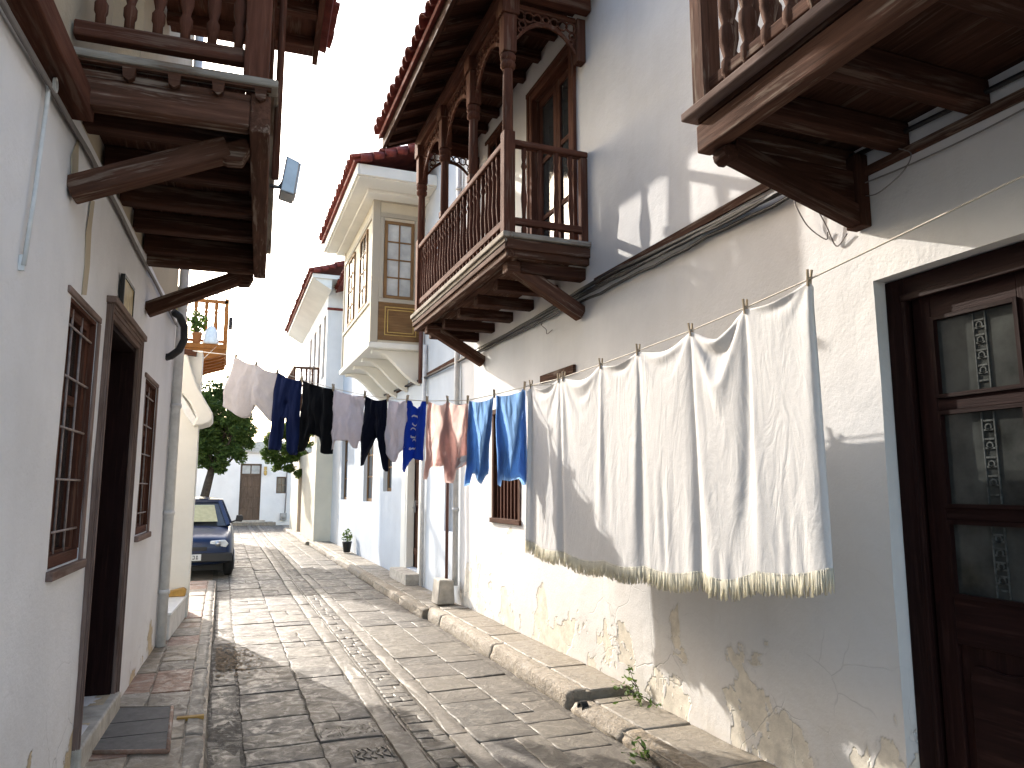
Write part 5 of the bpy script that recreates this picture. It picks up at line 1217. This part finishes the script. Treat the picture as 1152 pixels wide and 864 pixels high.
# ------------------------------------------------------------------ parked car
def car():
    X0, X1, Y0 = -1.36, .26, 14.6
    cx = (X0+X1)/2; hw = (X1-X0)/2; t = thing('parked_car', 'navy blue hatchback parked facing the camera, half hidden by the off white pier', 'car', (cx, Y0+1.7, 0))
    # lower body lofted front to back: (y, half width, z bottom, z shoulder, z top centre)
    st = [(0, .60, .34, .56, .60), (.03, .70, .26, .66, .70), (.12, .77, .22, .73, .77), (.5, .81, .20, .80, .86), (1.0, .815, .20, .86, .93), (1.6, .815, .20, .90, .95), (2.4, .815, .20, .91, .96), (3.0, .80, .22, .90, .95), (3.3, .75, .26, .86, .92), (3.4, .66, .34, .74, .80)]
    mb = MB(); vs = []; m = 12
    for y, w, zb, zs, zt in st:
        ring = [(-w*.86, zb), (-w, zb+.10), (-w*1.01, (zb+zs)/2), (-w*.985, zs-.05), (-w*.92, zs), (-w*.5, zt-.012), (w*.5, zt-.012), (w*.92, zs), (w*.985, zs-.05), (w*1.01, (zb+zs)/2), (w, zb+.10), (w*.86, zb)]
        vs += [(cx+a, Y0+y, b) for a, b in ring]
    fs = [(i*m+k, i*m+(k+1) % m, (i+1)*m+(k+1) % m, (i+1)*m+k) for i in range(len(st)-1) for k in range(m)] + [tuple(range(m)), tuple(range((len(st)-1)*m, len(st)*m))[::-1]]
    mb.add(vs, fs, None, .5, True); b = mb.build('body', 'car', t); s = b.modifiers.new('sub', 'SUBSURF'); s.levels = 2; s.render_levels = 2
    # greenhouse: pillars and roof
    def P(a, y, z): return (cx+a, Y0+y, z)
    A = [P(-.70,.95,.90), P(.70,.95,.90), P(.52,1.52,1.36), P(-.52,1.52,1.36)]; B = [P(-.72,3.15,.92), P(.72,3.15,.92), P(.53,2.85,1.36), P(-.53,2.85,1.36)]
    mb = MB()
    for p, q in ((A[0],A[3]),(A[1],A[2]),(B[0],B[3]),(B[1],B[2]),(A[3],A[2])): mb.beam(p, q, .07, .06, (0,1,0))
    for sx in (-1, 1):
        mb.beam(P(.53*sx,1.52,1.36), P(.54*sx,2.85,1.36), .07, .06); mb.beam(P(.745*sx,2.05,.90), P(.55*sx,2.1,1.36), .07, .05, (0,1,0))
    n = 6; mb.grid(lambda u, v: P(-.54+1.08*u, 1.50+1.38*v, 1.37+.05*math.sin(math.pi*u)*1.+.03*math.sin(math.pi*v)), n, n)
    mb.build('cabin_frame', 'car', t, .01)
    mb = MB(); mb.add([V(p)+V((0,.02,-.005)) for p in A], [(0,1,2,3)]); mb.build('windscreen', 'glass', t)
    mb = MB(); mb.add([P(-.50,1.02,.965), P(.50,1.02,.965), P(.42,1.40,1.275), P(-.42,1.40,1.275)], [(0,1,2,3)]); 
    mb.v = [q+V((0,-.035,.012)) for q in mb.v]; mb.build('sunshade', 'yellow', t)
    mb = MB(); mb.add([V(p)+V((0,-.01,0)) for p in B], [(3,2,1,0)]); mb.build('rear_window', 'glass', t)
    for sx in (-1, 1):
        mb = MB(); mb.add([P(.725*sx,1.02,.91), P(.725*sx,3.1,.92), P(.525*sx,2.85,1.35), P(.52*sx,1.54,1.35)], [(0,1,2,3)]); mb.build('side_window', 'glass', t)
        mb = MB(); mb.tube([P(.74*sx,1.12,.95), P(.84*sx,1.10,.99)], .018, 6); mb.prism([(-.02,-.05),(.10,-.06),(.13,.0),(.11,.07),(.0,.07)], P(.84*sx if sx > 0 else -.95,1.06,1.02), (1,0,0), (0,0,1), (0,.10,0)); mb.build('mirror', 'car_trim', t, .012)
        mb = MB(); mb.prism([(-.17,-.05),(.12,-.06),(.16,.0),(.10,.07),(-.15,.055)], P(.55*sx,.015,.615), (sx,0,0), (0,0,1), (0,.10,0)); h = mb.build('headlight', 'lamp_glass', t, .015)
        mb = MB(); mb.lathe([(0,.05),(.02,.05)], P(.53*sx,.01,.62), 12, (0,-1,0)); mb.build('bulb', 'chrome', h)
        for yy in (.62, 2.78):
            mb = MB(); mb.lathe([(0,.20),(.02,.275),(.05,.29),(.13,.29),(.16,.275),(.18,.20)], P((.80 if sx > 0 else -.80)-(.165*sx),yy,.29), 20, (sx,0,0)); w = mb.build('wheel', 'tyre', t)
            mb = MB(); mb.lathe([(0,.0),(.004,.19),(.02,.195),(.03,.04),(.035,.0)], P((.80 if sx > 0 else -.80)+(.008*sx),yy,.29), 14, (sx,0,0)); mb.build('rim', 'chrome', w)
    mb = MB(); mb.box(P(-.78,-.045,.30), P(.78,.10,.46), 0); mb.box(P(-.45,-.0,.485), P(.36,.04,.575), 0); mb.build('bumper', 'car_trim', t, .03)
    mb = MB(); mb.box(P(-.26,-.062,.335), P(.26,-.048,.445)); pl = mb.build('number_plate', 'plate', t, .004)
    mb = MB(); rr = random.Random(3)
    for i in range(8):
        if i == 3: continue
        x = -.21+.055*i
        for z0, z1 in ((.358,.372),(.388,.398),(.412,.424)): 
            if rr.random() < .8: mb.box(P(x,-.066,z0), P(x+.034,-.061,z1))
        mb.box(P(x+(0 if rr.random() < .5 else .026),-.0665,.358), P(x+(.010 if rr.random() < .5 else .036),-.061,.424))
    mb.build('plate_lettering', 'ink', pl)
    mb = MB(); mb.box(P(-.7,.6,.10), P(.7,3.0,.24)); mb.build('underside', 'car_trim', t)
car()

# ------------------------------------------------------------------ trees and weeds
def tree(name, label, base, h, trunk, clumps, leafmat_, leafsize, nleaf, seed):
    rr = random.Random(seed); t = thing(name, label, 'tree', base)
    mb = MB(); b = V(base); top = V(trunk[-1])
    mb.tube([b]+[V(p) for p in trunk], [.15, .125, .11, .10, .085][:len(trunk)+1] if len(trunk) < 5 else .1, 9)
    mb.lathe([(-.05,.24),(.05,.19),(.2,.15)], b, 9)
    for (c, r) in clumps:
        c = V(c); m = top.lerp(c, .5)+V((rr.uniform(-.12,.12), rr.uniform(-.12,.12), -.05))
        mb.tube([top-V((0,0,.1)), m, c], [.055, .035, .012], 6)
        for q in range(3): mb.tube([m.lerp(c, .5), c+V((rr.uniform(-r,r)*.8, rr.uniform(-r,r)*.8, rr.uniform(-r,r)*.6))], [.018, .005], 4)
    mb.build('trunk', 'bark', t)
    mb = MB(); tot = sum(r**2 for c, r in clumps)
    for c, r in clumps:
        k = int(nleaf*r*r/tot); sub = 7
        for q in range(sub):
            while True:
                d = V((rr.uniform(-1,1), rr.uniform(-1,1), rr.uniform(-1,1)))
                if .25 < d.length < 1: break
            leaves(mb, V(c)+d*r*.72, (r*.42, r*.42, r*.36), k//sub, leafsize, rr)
    mb.build('crown', leafmat_, t)
rr = random.Random(21)
cl = [((-.62,21.6,4.05),.62), ((.05,21.4,3.72),.52), ((.42,21.5,3.35),.40), ((-.25,21.4,3.15),.5), ((-.75,21.5,3.2),.55), ((.12,21.3,2.72),.36), ((-.35,21.3,2.55),.38), ((.55,21.6,2.95),.28), ((-.85,21.4,2.6),.4), ((.28,21.5,4.15),.34), ((.50,21.3,3.9),.34), ((.32,21.3,4.45),.3), ((-.5,21.2,3.6),.5), ((.25,21.2,3.25),.45), ((.35,21.2,2.55),.3), ((-.05,21.2,2.35),.3), ((-.6,21.2,2.9),.45)]
q_ = .944; cl = [((c[0]*q_, c[1]*q_, 1.6+(c[2]-1.6)*q_), r*1.16) for c, r in cl]
tree('street_tree', 'dark green leafy tree rising behind the parked navy car', (-.59, 20.3, 0), 4.6, [(-.53,20.3,.6),(-.44,20.3,1.2),(-.34,20.3,1.75),(-.26,20.3,2.15)], cl, 'leaf', .13, 18000, 3)
cl = [((2.0,27.3,3.25),.5), ((2.35,27.5,2.75),.45), ((1.65,27.2,3.1),.34), ((2.55,27.2,3.35),.45), ((2.2,27.1,2.35),.3), ((2.55,27.0,2.1),.26), ((1.85,27.4,2.75),.33), ((2.3,27.6,3.7),.4), ((1.5,27.2,2.75),.36), ((1.45,27.2,3.35),.34), ((1.9,27.1,3.6),.4), ((1.75,27.2,2.4),.3), ((2.1,27.1,2.75),.4)]
tree('street_tree', 'lighter green tree leaning out by the cream garden wall', (3.35, 29.3, 0), 3.9, [(3.32,29.2,.9),(3.22,29.0,1.9),(2.98,28.6,2.75),(2.6,28.0,3.1)], cl, 'leaf_light', .15, 7000, 5)
cl = [((-3.2,38.5,4.2),1.1), ((-1.8,38.6,3.9),.9), ((-.6,39,3.7),.7), ((-4.6,38.8,4.6),1.2)]
tree('street_tree', 'dark tree showing over the far end house roof', (-2.8, 38.6, 0), 5, [(-2.8,38.6,1),(-2.7,38.6,2),(-2.7,38.6,2.8),(-2.7,38.6,3.2)], cl, 'leaf', .22, 4000, 9)
def weed(label, base, sprigs, seed, n=10, size=.055):
    rr = random.Random(seed); t = thing('wall_weed', label, 'weed', base, 'weeds in the right pavement'); b = V(base)
    st = MB(); lf = MB()
    for d, L in sprigs:
        d = V(d).normalized(); pts = [b+V((rr.uniform(-.02,.02), rr.uniform(-.02,.02), 0))]
        for k in range(4): pts.append(pts[-1]+d*(L/4)+V((rr.uniform(-.012,.012), rr.uniform(-.012,.012), -.012*k*L*3)))
        st.tube(pts, [.004,.0035,.003,.0025,.0015], 5)
        for k in range(n):
            i = rr.randrange(1, 5); p = pts[i]+V((rr.gauss(0,.014), rr.gauss(0,.014), rr.gauss(0,.014))); leaves(lf, p, (.012,.012,.010), 1, size*rr.uniform(.6,1.2), rr)
    st.build('stem', 'bark', t); lf.build('foliage', 'leaf_light', t)
weed('trailing green weed growing where the right wall meets the pavement', (2.93, 4.95, .10), [((-.6,.3,.5),.20), ((-.8,-.2,.25),.26), ((-.2,.8,.8),.22), ((-.1,-.8,.2),.30), ((-.3,-.5,.15),.26), ((-.1,.5,1),.25)], 3, 13)
weed('small green weed sprouting from the foot of the right kerb', (2.43, 4.02, .02), [((-.3,.2,.9),.14), ((-.5,-.4,.5),.13), ((.1,.5,.8),.12), ((-.6,.3,.4),.12)], 6, 9, .05)
mb = MB(); mb.ring((2.455, 4.98, .055), .045, .012, (0,1,0), (0,0,1), (.05,0,0), 14); solo(mb, 'drain_outlet', 'tyre', 'round dark drain outlet in the broken end of the right kerb', 'drain', (2.46, 4.98, .05))

# ------------------------------------------------------------------ light, sky, camera
D = V((1, -3.15, -1.66)).normalized()
sun = bpy.data.lights.new('sun', 'SUN'); sun.energy = 2.0; sun.angle = R(.53); sun.color = (1., .94, .86)
so_ = bpy.data.objects.new('sun', sun); COL.objects.link(so_); so_.rotation_euler = D.to_track_quat('-Z', 'Y').to_euler(); so_.location = (-6, 30, 20)
w = bpy.data.worlds.new('World'); SC.world = w; w.use_nodes = True; nt = w.node_tree; nt.nodes.clear()
sky = nt.nodes.new('ShaderNodeTexSky'); sky.sky_type = 'NISHITA'; sky.sun_disc = False
toS = -D; sky.sun_elevation = math.asin(toS.z); sky.sun_rotation = math.atan2(toS.x, toS.y)
sky.air_density = 1.2; sky.dust_density = 3.0; sky.ozone_density = 1.5; sky.altitude = 0
bg = nt.nodes.new('ShaderNodeBackground'); bg.inputs['Strength'].default_value = .15
out = nt.nodes.new('ShaderNodeOutputWorld'); nt.links.new(sky.outputs[0], bg.inputs[0]); nt.links.new(bg.outputs[0], out.inputs[0])
cam = bpy.data.cameras.new('camera'); co = bpy.data.objects.new('camera', cam); COL.objects.link(co); SC.camera = co
f_, px, py = 830., 250.-576., 550.-432.
pitch = math.atan(py/f_); yaw = math.atan(-px/math.hypot(f_, py))
co.location = (0, 0, 1.6); co.rotation_euler = (math.pi/2+pitch, 0, -yaw)
cam.sensor_fit = 'HORIZONTAL'; cam.sensor_width = 36.; cam.lens = f_/1152*36.; cam.clip_start = .05; cam.clip_end = 1000
SC.view_settings.view_transform = 'Standard'; SC.view_settings.look = 'None'; SC.view_settings.exposure = 2.17; SC.view_settings.gamma = 1.; SC.view_settings.use_curve_mapping = False
SC.cycles.max_bounces = 8; SC.cycles.diffuse_bounces = 5; SC.cycles.use_denoising = True
